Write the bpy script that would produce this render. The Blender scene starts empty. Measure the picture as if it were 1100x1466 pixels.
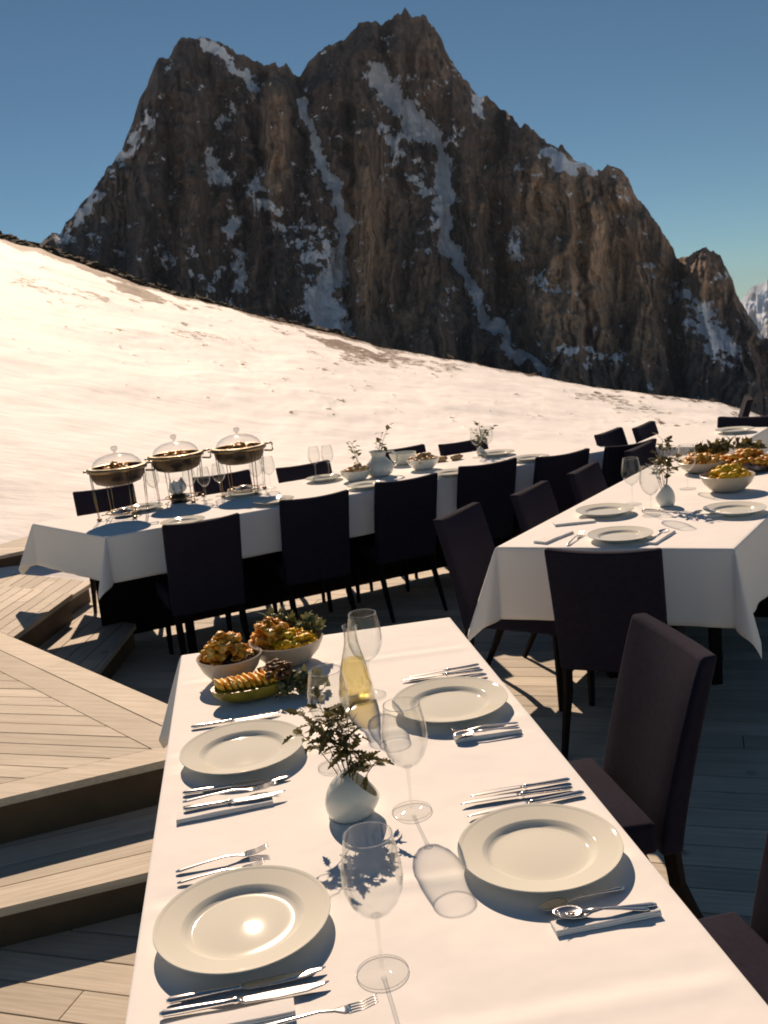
import bpy, bmesh, math, random
import numpy as np
from mathutils import Vector, Matrix, noise as mnoise
random.seed(7); RNG = np.random.default_rng(7)
R = math.radians; PI = math.pi
S = bpy.context.scene; COL = S.collection

# ------------------------------------------------------------------ camera
F, PITCH, ROLL, CX, CY, CZ = 1363.0, R(10.816), R(5.70), 550.0, 733.0, 1.73
f_ = Vector((0, math.cos(PITCH), -math.sin(PITCH))); u0 = Vector((0, math.sin(PITCH), math.cos(PITCH))); r0 = Vector((1, 0, 0))
r_ = r0*math.cos(ROLL) - u0*math.sin(ROLL); u_ = u0*math.cos(ROLL) + r0*math.sin(ROLL)
cam = bpy.data.cameras.new('camera'); co = bpy.data.objects.new('camera', cam); COL.objects.link(co); S.camera = co
cam.sensor_fit = 'VERTICAL'; cam.sensor_height = 24.0; cam.lens = F/1466*24
cam.clip_start = 0.05; cam.clip_end = 30000
m = Matrix((r_, u_, -f_)).transposed().to_4x4(); m.translation = (0, 0, CZ); co.matrix_world = m
cam.dof.use_dof = True; cam.dof.focus_distance = 1.9; cam.dof.aperture_fstop = 9.0

def ray(px, py): return f_ + r_*((px-CX)/F) - u_*((py-CY)/F)
def at(px, py, z=0.75):
    d = ray(px, py); s = (z-CZ)/d.z
    return Vector((d.x*s, d.y*s, z))

# ------------------------------------------------------------------ tags
def tag(o, label=None, cat=None, group=None, kind=None):
    if label: o['label'] = label
    if cat: o['category'] = cat
    if group: o['group'] = group
    if kind: o['kind'] = kind
    return o
def thing(name, label, cat, loc=(0, 0, 0), rz=0.0, group=None, rot=None):
    o = bpy.data.objects.new(name, None); COL.objects.link(o); o.empty_display_size = .1
    o.location = loc; o.rotation_euler = rot if rot else (0, 0, rz)
    return tag(o, label, cat, group)
def dup(root, loc, rz=0.0, label=None, group=None, scale=None, rot=None):
    kids = {}
    for o in COL.objects:
        if o.parent: kids.setdefault(o.parent.name, []).append(o)
    def cp(o, par):
        c = o.copy(); COL.objects.link(c)
        if par: c.parent = par
        for ch in kids.get(o.name, []): cp(ch, c)
        return c
    r = cp(root, None)
    r.location = loc; r.rotation_euler = rot if rot else (0, 0, rz)
    if label: r['label'] = label
    if group: r['group'] = group
    if scale: r.scale = scale if hasattr(scale, '__len__') else (scale,)*3
    return r

# ------------------------------------------------------------------ mesh builder
class MB:
    def __init__(s): s.v = []; s.f = []; s.smooth = True; s.attr = None
    def add(s, vs, fs):
        b = len(s.v); s.v += [tuple(v) for v in vs]; s.f += [tuple(b+i for i in f) for f in fs]; return s
    def box(s, c, d, rz=0.0, taper=1.0):
        x, y, z = (a/2 for a in d); k = taper; vs = []
        for sz, q in ((-1, k), (1, 1)):
            for sx, sy in ((-1, -1), (1, -1), (1, 1), (-1, 1)):
                X, Y = sx*x*q, sy*y*q
                vs.append((c[0]+X*math.cos(rz)-Y*math.sin(rz), c[1]+X*math.sin(rz)+Y*math.cos(rz), c[2]+sz*z))
        return s.add(vs, [(3, 2, 1, 0), (4, 5, 6, 7), (0, 1, 5, 4), (1, 2, 6, 5), (2, 3, 7, 6), (3, 0, 4, 7)])
    def loft(s, secs, n=10, cap=True):
        # secs: list of (centre, half_a, half_b, axis_a, axis_b)
        vs, fs = [], []
        for c, a, b, A, B in secs:
            for i in range(n):
                t = 2*PI*i/n; vs.append(Vector(c) + Vector(A)*(a*math.cos(t)) + Vector(B)*(b*math.sin(t)))
        for k in range(len(secs)-1):
            for i in range(n):
                j = (i+1) % n; fs.append((k*n+i, k*n+j, (k+1)*n+j, (k+1)*n+i))
        if cap:
            fs.append(tuple(range(n))[::-1]); fs.append(tuple((len(secs)-1)*n+i for i in range(n)))
        return s.add(vs, fs)
    def tube(s, pts, r, n=8):
        pts = [Vector(p) for p in pts]; rs = r if hasattr(r, '__len__') else [r]*len(pts); secs = []
        for i, p in enumerate(pts):
            t = (pts[min(i+1, len(pts)-1)] - pts[max(i-1, 0)]).normalized()
            a = t.cross(Vector((0, 0, 1)));
            if a.length < .05: a = t.cross(Vector((0, 1, 0)))
            a.normalize(); b = t.cross(a); secs.append((p, rs[i], rs[i], a, b))
        return s.loft(secs, n)
    def lathe(s, prof, n=48, c=(0, 0, 0), caps=False, sq=(1, 1)):
        vs, fs = [], []
        for r, z in prof:
            for i in range(n):
                t = 2*PI*i/n; vs.append((c[0]+r*math.cos(t)*sq[0], c[1]+r*math.sin(t)*sq[1], c[2]+z))
        for k in range(len(prof)-1):
            for i in range(n):
                j = (i+1) % n; fs.append((k*n+i, k*n+j, (k+1)*n+j, (k+1)*n+i))
        if caps: fs.append(tuple(range(n))[::-1]); fs.append(tuple((len(prof)-1)*n+i for i in range(n)))
        return s.add(vs, fs)
    def blob(s, c, rad, seed=0, amp=.25, fr=1.6, sub=2, rot=None):
        bm = bmesh.new(); bmesh.ops.create_icosphere(bm, subdivisions=sub, radius=1)
        rot = rot or Matrix.Identity(3); vs = []
        for v in bm.verts:
            p = v.co.copy(); k = 1 + amp*mnoise.noise(p*fr + Vector((seed*7.3, seed*3.1, seed*1.7))) + .4*amp*mnoise.noise(p*fr*2.7 + Vector((seed*2.3, seed, 0)))
            q = Vector((p.x*k*rad[0], p.y*k*rad[1], p.z*k*rad[2])); vs.append(Vector(c) + rot @ q)
        fs = [tuple(v.index for v in f.verts) for f in bm.faces]; bm.free()
        return s.add(vs, fs)
    def prism(s, poly, z0, z1):
        n = len(poly); vs = [(p[0], p[1], z0) for p in poly] + [(p[0], p[1], z1) for p in poly]
        fs = [tuple(range(n))[::-1], tuple(range(n, 2*n))] + [(i, (i+1) % n, n+(i+1) % n, n+i) for i in range(n)]
        return s.add(vs, fs)
    def build(s, name, mat, parent=None, smooth=True, bevel=0, merge=False, auto=None, subsurf=0, solid=0):
        me = bpy.data.meshes.new(name); me.from_pydata(s.v, [], s.f); me.validate()
        bm = bmesh.new(); bm.from_mesh(me)
        if merge: bmesh.ops.remove_doubles(bm, verts=bm.verts, dist=1e-5)
        bmesh.ops.recalc_face_normals(bm, faces=bm.faces); bm.to_mesh(me); bm.free()
        me.materials.append(mat)
        for p in me.polygons: p.use_smooth = smooth
        o = bpy.data.objects.new(name, me); COL.objects.link(o)
        if parent: o.parent = parent
        if solid:
            md = o.modifiers.new('solid', 'SOLIDIFY'); md.thickness = solid; md.offset = -1
        if bevel:
            md = o.modifiers.new('bevel', 'BEVEL'); md.width = bevel; md.segments = 3; md.limit_method = 'ANGLE'; md.angle_limit = R(40)
        if subsurf:
            md = o.modifiers.new('sub', 'SUBSURF'); md.levels = subsurf; md.render_levels = subsurf
        if auto and smooth:
            try: me.set_sharp_from_angle(angle=R(auto))
            except Exception: pass
        return o

# ------------------------------------------------------------------ materials
class N:
    def __init__(s, name):
        s.m = bpy.data.materials.new(name); s.m.use_nodes = True; s.t = s.m.node_tree; s.t.nodes.clear()
        s.out = s.t.nodes.new('ShaderNodeOutputMaterial')
    def n(s, typ, **kw):
        nd = s.t.nodes.new('ShaderNode'+typ)
        for k, v in kw.items():
            if k in nd.bl_rna.properties: setattr(nd, k, v)
            else: nd.inputs[k.replace('_', ' ')].default_value = v
        return nd
    def l(s, a, b): s.t.links.new(a, b)
    def coord(s, kind='Object', scale=(1, 1, 1), rz=0.0):
        tc = s.n('TexCoord'); mp = s.n('Mapping'); mp.inputs['Scale'].default_value = scale; mp.inputs['Rotation'].default_value = (0, 0, rz)
        s.l(tc.outputs[kind], mp.inputs['Vector']); return mp.outputs['Vector']
    def noise(s, vec, scale=5, detail=4, rough=.55):
        nd = s.n('TexNoise'); nd.inputs['Scale'].default_value = scale; nd.inputs['Detail'].default_value = detail; nd.inputs['Roughness'].default_value = rough
        s.l(vec, nd.inputs['Vector']); return nd.outputs['Fac']
    def ramp(s, fac, stops):
        nd = s.n('ValToRGB'); els = nd.color_ramp.elements
        while len(els) < len(stops): els.new(.5)
        for e, (p, c) in zip(els, stops):
            e.position = p; e.color = (c, c, c, 1) if isinstance(c, (int, float)) else (*c, 1)
        s.l(fac, nd.inputs['Fac']); return nd.outputs['Color']
    def mix(s, fac, a, b, mode='MIX'):
        nd = s.n('MixRGB'); nd.blend_type = mode
        for i, x in ((0, fac), (1, a), (2, b)):
            if isinstance(x, (int, float)): nd.inputs[i].default_value = x
            elif isinstance(x, tuple): nd.inputs[i].default_value = (*x, 1)
            else: s.l(x, nd.inputs[i])
        return nd.outputs[0]
    def bump(s, h, strength=.3, dist=.01, prev=None):
        nd = s.n('Bump'); nd.inputs['Strength'].default_value = strength; nd.inputs['Distance'].default_value = dist
        s.l(h, nd.inputs['Height'])
        if prev: s.l(prev, nd.inputs['Normal'])
        return nd.outputs['Normal']
    def principled(s, color, rough=.5, metal=0.0, normal=None, **kw):
        p = s.n('BsdfPrincipled')
        for k, x in (('Base Color', color), ('Roughness', rough), ('Metallic', metal)):
            if isinstance(x, (int, float)): p.inputs[k].default_value = x
            elif isinstance(x, tuple): p.inputs[k].default_value = (*x, 1)
            else: s.l(x, p.inputs[k])
        for k, v in kw.items():
            k = k.replace('_', ' ')
            if k in p.inputs: p.inputs[k].default_value = v
        if normal: s.l(normal, p.inputs['Normal'])
        s.l(p.outputs[0], s.out.inputs['Surface']); return s.m

def simple(name, c, rough=.5, metal=0.0, var=.12, scale=20, bump=0.0, bscale=200, bd=.002, **kw):
    k = N(name); v = k.coord()
    col = k.mix(k.noise(v, scale, 4), tuple(x*(1-var) for x in c), tuple(min(1, x*(1+var)) for x in c))
    nm = k.bump(k.noise(v, bscale, 3), bump, bd) if bump else None
    return k.principled(col, rough, metal, nm, **kw)

def m_cloth():
    k = N('white_cotton'); v = k.coord()
    col = k.mix(k.noise(v, 6, 3), (.85, .84, .82), (.90, .89, .875))
    n1 = k.bump(k.noise(v, 4.5, 3, .5), .30, .02)
    w = k.n('TexWave'); w.inputs['Scale'].default_value = 260; w.inputs['Distortion'].default_value = 1.5; k.l(v, w.inputs['Vector'])
    n2 = k.bump(w.outputs['Fac'], .05, .001, n1)
    return k.principled(col, .85, 0, n2, Sheen_Weight=.15, Specular_IOR_Level=.2)
M = {}
M['cloth'] = m_cloth()
M['porcelain'] = simple('porcelain', (.74, .735, .65), .05, 0, .03, 8, Specular_IOR_Level=.2)
M['ceramic'] = simple('white_ceramic', (.72, .73, .66), .22, 0, .03, 8, Coat_Weight=.3)
M['bowlware'] = simple('cream_ceramic', (.46, .40, .32), .3, 0, .1, 30)
M['steel'] = simple('polished_steel', (.82, .78, .74), .24, 1.0, .05, 30)
M['darksteel'] = simple('tarnished_steel', (.075, .055, .038), .32, .7, .25, 30)
M['wire'] = simple('brass_wire', (.27, .20, .12), .3, 1.0, .1, 30)
M['fabric'] = simple('plum_fabric', (.021, .0195, .032), .95, 0, .35, 60, .35, 420, .002, Specular_IOR_Level=.08)
M['legwood'] = simple('dark_leg_wood', (.009, .006, .005), .75, 0, .3, 30, Specular_IOR_Level=.12)
M['tablewood'] = simple('table_wood', (.10, .06, .035), .5, 0, .25, 18)
M['snowpile'] = simple('napkin_cotton', (.84, .83, .81), .9, 0, .04, 40, .2, 180, .002)
M['goldfood'] = None

def m_glass(name, tint=(1, 1, 1), lo=.03, hi=.6, power=3.0, trans=None):
    k = N(name)
    tr = k.n('BsdfTransparent'); tr.inputs['Color'].default_value = (*(trans or tint), 1)
    gl = k.n('BsdfGlossy'); gl.inputs['Roughness'].default_value = .02; gl.inputs['Color'].default_value = (.95, .95, .95, 1)
    lw = k.n('LayerWeight'); lw.inputs['Blend'].default_value = .5
    pw = k.n('Math'); pw.operation = 'POWER'; pw.inputs[1].default_value = power; k.l(lw.outputs['Facing'], pw.inputs[0])
    mr = k.n('MapRange'); mr.inputs['To Min'].default_value = lo; mr.inputs['To Max'].default_value = hi; k.l(pw.outputs[0], mr.inputs['Value'])
    mx = k.n('MixShader'); k.l(mr.outputs[0], mx.inputs[0]); k.l(tr.outputs[0], mx.inputs[1]); k.l(gl.outputs[0], mx.inputs[2])
    k.l(mx.outputs[0], k.out.inputs['Surface']); return k.m
M['glass'] = m_glass('clear_glass', (.968, .972, .968), .022, .75, 3.2)
M['bottleglass'] = m_glass('bottle_glass', (.955, .958, .945), .05, .9, 2.2)
M['footglass'] = m_glass('foot_glass', (.985, .988, .985), .012, .35, 4.0)
M['stemglass'] = m_glass('stem_glass', (.96, .965, .96), .07, .75, 2.2)
M['rimglass'] = m_glass('rim_glass', (.97, .97, .965), .22, .6, 2.0)
M['knobglass'] = m_glass('thick_glass', (.93, .94, .93), .22, .7, 2.0)
M['wine'] = m_glass('pale_wine', (.975, .885, .60), .02, .3, 3.0)

def m_food(name, stops, scale=38, rough=.38):
    k = N(name); v = k.coord()
    n = k.noise(v, scale, 5, .6)
    col = k.ramp(n, stops)
    return k.principled(col, rough, 0, k.bump(k.noise(v, scale*2.2, 4), .7, .006), Specular_IOR_Level=.3)
M['roast'] = m_food('glazed_roast', [(.28, (.07, .016, .002)), (.39, (.46, .13, .007)), (.50, (.80, .35, .025)), (.66, (.92, .64, .22))])
M['darkroast'] = m_food('dark_berry_sauce', [(.3, (.010, .006, .006)), (.55, (.045, .018, .012)), (.8, (.16, .06, .03))], 60, .15)
M['yellow'] = m_food('yellow_corn', [(.28, (.40, .14, .006)), (.45, (.84, .46, .012)), (.65, (.92, .66, .06))], 45)
M['squash'] = m_food('squash_flesh', [(.30, (.40, .10, .005)), (.42, (.85, .36, .018)), (.6, (.93, .60, .12))], 42)
M['peel'] = m_food('squash_peel', [(.3, (.10, .085, .012)), (.6, (.28, .22, .03)), (.8, (.36, .27, .05))], 14, .35)
M['bread'] = m_food('bread_crust', [(.25, (.28, .14, .05)), (.55, (.58, .38, .19)), (.8, (.70, .54, .34))], 30, .5)
M['darkcrust'] = m_food('dark_crust', [(.32, (.02, .008, .004)), (.5, (.11, .045, .015)), (.7, (.36, .17, .05))], 55, .5)
def m_leaf(name, a, b, rough=.35):
    k = N(name); v = k.coord(); g = k.n('ObjectInfo')
    col = k.mix(k.noise(v, 26, 3), a, b)
    p = k.n('BsdfPrincipled'); k.l(col, p.inputs['Base Color']); p.inputs['Roughness'].default_value = rough
    t = k.n('BsdfTranslucent'); k.l(k.mix(.5, col, (.22, .16, .03)), t.inputs['Color'])
    mx = k.n('MixShader'); mx.inputs[0].default_value = .22; k.l(p.outputs[0], mx.inputs[1]); k.l(t.outputs[0], mx.inputs[2])
    k.l(mx.outputs[0], k.out.inputs['Surface']); return k.m
M['leaf'] = m_leaf('holly_leaf', (.075, .080, .022), (.17, .135, .05))
M['herb'] = m_leaf('pale_herb', (.09, .11, .035), (.30, .31, .14), .5)
M['garnish'] = m_leaf('garnish_leaf', (.07, .085, .03), (.24, .25, .13), .45)
M['stem'] = simple('twig', (.10, .055, .03), .6, 0, .3, 60)

def m_deck(name, a, b, ang):
    k = N(name); v = k.coord('Object', (1, 1, 1), -ang)
    at_ = k.n('Attribute'); at_.attribute_name = 'rnd'; at_.attribute_type = 'GEOMETRY'
    off = k.n('VectorMath'); off.operation = 'ADD'; k.l(v, off.inputs[0])
    cv = k.n('CombineXYZ'); ml = k.n('Math'); ml.operation = 'MULTIPLY'; ml.inputs[1].default_value = 37.0; k.l(at_.outputs['Fac'], ml.inputs[0])
    k.l(ml.outputs[0], cv.inputs[0]); k.l(ml.outputs[0], cv.inputs[1]); k.l(cv.outputs[0], off.inputs[1]); vv = off.outputs[0]
    mp = k.n('Mapping'); mp.inputs['Scale'].default_value = (1.2, 26, 26); k.l(vv, mp.inputs['Vector'])
    grain = k.noise(mp.outputs['Vector'], 3.0, 6, .65)
    blot = k.noise(vv, 2.6, 4, .6)
    vo = k.n('TexVoronoi'); vo.inputs['Scale'].default_value = 3.3; k.l(vv, vo.inputs['Vector'])
    knot = k.ramp(vo.outputs['Distance'], [(.03, 0.0), (.10, 1.0)])
    col = k.mix(k.ramp(grain, [(.28, 0.0), (.72, 1.0)]), a, b)
    col = k.mix(k.ramp(blot, [(.3, .0), (.75, .35)]), col, tuple(x*.72 for x in a))
    tone = k.n('MapRange'); tone.inputs['To Min'].default_value = .78; tone.inputs['To Max'].default_value = 1.12; k.l(at_.outputs['Fac'], tone.inputs['Value'])
    col = k.mix(1.0, col, tone.outputs[0], 'MULTIPLY')
    col = k.mix(knot, k.mix(.55, col, (.10, .06, .03)), col)
    return k.principled(col, .7, 0, k.bump(grain, .35, .003), Specular_IOR_Level=.25)

# ------------------------------------------------------------------ numpy value noise
def vnoise(x, y, seed=0):
    xi = np.floor(x).astype(np.int64); yi = np.floor(y).astype(np.int64); xf = x-xi; yf = y-yi
    def h(a, b):
        n = (a*374761393 + b*668265263 + seed*1442695041) & 0x7fffffff
        n = ((n ^ (n >> 13))*1274126177) & 0x7fffffff
        return ((n ^ (n >> 16)) & 0xffff)/65535.0
    u = xf*xf*xf*(xf*(xf*6-15)+10); v = yf*yf*yf*(yf*(yf*6-15)+10)
    return (h(xi, yi)*(1-u)+h(xi+1, yi)*u)*(1-v) + (h(xi, yi+1)*(1-u)+h(xi+1, yi+1)*u)*v
def fbm(x, y, o=5, seed=0, gain=.5):
    s = 0; a = 1; t = 0
    for i in range(o): s = s+a*vnoise(x*2**i+i*17.3, y*2**i+i*9.1, seed+i); t += a; a *= gain
    return s/t
def ridged(x, y, o=5, seed=0, gain=.55):
    s = 0; a = 1; t = 0
    for i in range(o): s = s+a*(1-np.abs(2*vnoise(x*2**i+i*11.3, y*2**i+i*7.7, seed+i)-1)); t += a; a *= gain
    return s/t
def grid_mesh(name, X, Y, Z, mat, attrs=None, smooth=True):
    r, c = X.shape; v = np.stack([X, Y, Z], -1).reshape(-1, 3)
    i = np.arange(r*c).reshape(r, c)
    q = np.stack([i[:-1, :-1], i[:-1, 1:], i[1:, 1:], i[1:, :-1]], -1).reshape(-1, 4)
    me = bpy.data.meshes.new(name); me.from_pydata(v.tolist(), [], q.tolist())
    for k, a in (attrs or {}).items():
        at_ = me.attributes.new(k, 'FLOAT', 'POINT'); at_.data.foreach_set('value', np.ascontiguousarray(a, dtype=np.float32).reshape(-1))
    me.materials.append(mat)
    if smooth: me.polygons.foreach_set('use_smooth', np.ones(len(me.polygons), dtype=bool))
    me.update(); o = bpy.data.objects.new(name, me); COL.objects.link(o); return o
def seg_dist(px, py, pts):
    best = np.full(px.shape, 1e9); par = np.zeros(px.shape); n = len(pts)-1
    for k in range(n):
        ax, ay = pts[k][:2]; bx, by = pts[k+1][:2]; dx, dy = bx-ax, by-ay
        t = np.clip(((px-ax)*dx+(py-ay)*dy)/(dx*dx+dy*dy), 0, 1)
        d = np.hypot(px-ax-t*dx, py-ay-t*dy); w = d < best
        best = np.where(w, d, best); par = np.where(w, (k+t)/n, par)
    return best, par

# ------------------------------------------------------------------ sun, sky
SUN_AZ, SUN_EL = R(-10.0), R(35.0)
sd = Vector((math.sin(SUN_AZ)*math.cos(SUN_EL), math.cos(SUN_AZ)*math.cos(SUN_EL), math.sin(SUN_EL)))
sl = bpy.data.lights.new('sun', 'SUN'); so = bpy.data.objects.new('sun', sl); COL.objects.link(so)
sl.energy = 5.0; sl.angle = R(.53); sl.color = (1.0, .84, .735); so.rotation_euler = sd.to_track_quat('Z', 'Y').to_euler(); so.location = (0, 0, 30)
W = bpy.data.worlds.new('World'); S.world = W; W.use_nodes = True; wt = W.node_tree; wt.nodes.clear()
sky = wt.nodes.new('ShaderNodeTexSky'); sky.sky_type = 'NISHITA'; sky.sun_disc = False; sky.sun_elevation = SUN_EL; sky.sun_rotation = SUN_AZ
sky.altitude = 2300; sky.air_density = .8; sky.dust_density = 0.0; sky.ozone_density = 1.6
bg = wt.nodes.new('ShaderNodeBackground'); bg.inputs['Strength'].default_value = .054
wo = wt.nodes.new('ShaderNodeOutputWorld'); tm = wt.nodes.new('ShaderNodeMixRGB'); tm.blend_type = 'MULTIPLY'; tm.inputs[0].default_value = 1; tm.inputs[2].default_value = (.62, .95, 1.06, 1); wt.links.new(sky.outputs[0], tm.inputs[1]); wt.links.new(tm.outputs[0], bg.inputs[0]); wt.links.new(bg.outputs[0], wo.inputs[0])
vs = S.view_settings; vs.view_transform = 'Standard'; vs.look = 'None'; vs.exposure = .10; vs.gamma = 1
vs.use_white_balance = True; vs.white_balance_temperature = 8100; vs.white_balance_tint = 12
S.cycles.max_bounces = 10; S.cycles.transparent_max_bounces = 24; S.cycles.diffuse_bounces = 4; S.cycles.caustics_reflective = False; S.cycles.caustics_refractive = False
S.cycles.sample_clamp_indirect = 6; S.cycles.use_denoising = True
S.render.filter_size = 1.7; S.cycles.filter_width = 1.8

# ------------------------------------------------------------------ mountain
def m_rock():
    k = N('dolomite_rock'); v = k.coord()
    sn = k.n('Attribute'); sn.attribute_name = 'snow'; tn = k.n('Attribute'); tn.attribute_name = 'tone'
    mp = k.n('Mapping'); mp.inputs['Scale'].default_value = (1, 1, .22); k.l(v, mp.inputs['Vector'])
    streak = k.noise(mp.outputs['Vector'], .11, 7, .62); fine = k.noise(v, .28, 6, .65)
    mp2 = k.n('Mapping'); mp2.inputs['Scale'].default_value = (1, 1, .13); k.l(v, mp2.inputs['Vector']); big = k.noise(mp2.outputs['Vector'], .033, 5, .6)
    mp3 = k.n('Mapping'); mp3.inputs['Scale'].default_value = (1, 1, .05); k.l(v, mp3.inputs['Vector']); drip = k.noise(mp3.outputs['Vector'], .16, 5, .6)
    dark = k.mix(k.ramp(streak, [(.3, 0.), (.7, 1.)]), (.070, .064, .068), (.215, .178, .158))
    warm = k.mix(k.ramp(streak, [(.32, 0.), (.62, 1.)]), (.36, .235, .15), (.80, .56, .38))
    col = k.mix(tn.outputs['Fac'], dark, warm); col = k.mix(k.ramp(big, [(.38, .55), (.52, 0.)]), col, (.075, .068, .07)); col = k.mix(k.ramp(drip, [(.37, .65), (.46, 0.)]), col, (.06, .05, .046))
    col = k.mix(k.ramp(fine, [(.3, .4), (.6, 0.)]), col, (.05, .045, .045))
    su = k.n('Math'); su.operation = 'ADD'; k.l(sn.outputs['Fac'], su.inputs[0])
    sc = k.n('Math'); sc.operation = 'MULTIPLY_ADD'; sc.inputs[1].default_value = 2.6; sc.inputs[2].default_value = -1.3
    mp4 = k.n('Mapping'); mp4.inputs['Scale'].default_value = (1, .4, .55); mp4.inputs['Rotation'].default_value = (0, .5, 0); k.l(v, mp4.inputs['Vector']); sfine = k.noise(mp4.outputs['Vector'], .22, 8, .7); k.l(sfine, sc.inputs[0]); k.l(sc.outputs[0], su.inputs[1])
    sm = k.ramp(su.outputs[0], [(.44, 0.), (.56, 1.)])
    col = k.mix(sm, col, (.74, .83, .94))
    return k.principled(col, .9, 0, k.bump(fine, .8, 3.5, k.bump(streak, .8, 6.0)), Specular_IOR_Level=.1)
M['rock'] = m_rock()
SKY = [(20, 372), (45, 356), (58, 348), (70, 338), (85, 336), (95, 320), (110, 300), (130, 278), (142, 258), (160, 235), (175, 212), (185, 190), (193, 165), (200, 140), (212, 122), (220, 97), (228, 85), (245, 80), (252, 62), (262, 55), (290, 52), (300, 56), (322, 64), (345, 80), (365, 86), (380, 94), (392, 91), (400, 98), (410, 92), (420, 105), (430, 107), (440, 90), (450, 80), (470, 66), (490, 57), (505, 46), (512, 38), (518, 32), (535, 30), (548, 38), (552, 28), (565, 22), (574, 20), (580, 11), (586, 20), (592, 23), (610, 22), (622, 42), (635, 62), (645, 85), (660, 105), (675, 125), (685, 138), (700, 140), (710, 150), (725, 160), (735, 168), (745, 182), (752, 177), (760, 185), (775, 197), (790, 208), (798, 212), (803, 205), (808, 215), (825, 230), (845, 240), (860, 243), (870, 238), (885, 242), (900, 255), (910, 280), (925, 293), (940, 318), (955, 340), (965, 355), (968, 370), (980, 366), (995, 360), (1010, 356), (1030, 365), (1040, 385), (1050, 405), (1055, 425), (1065, 440), (1080, 460), (1090, 480), (1100, 487), (1125, 515), (1150, 540)]
RIDGE = [(-60, 325), (0, 342), (60, 357), (120, 378), (200, 407), (260, 424), (350, 447), (430, 466), (500, 485), (550, 498), (650, 516), (750, 536), (850, 556), (950, 569), (1030, 578), (1075, 592), (1100, 604), (1180, 632)]
def dirs(px, py):
    a = (px-CX)/F; b = (py-CY)/F
    dx = f_.x+r_.x*a-u_.x*b; dy = f_.y+r_.y*a-u_.y*b; dz = f_.z+r_.z*a-u_.z*b
    h = np.hypot(dx, dy); return dx/h, dy/h, dz/h
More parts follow.
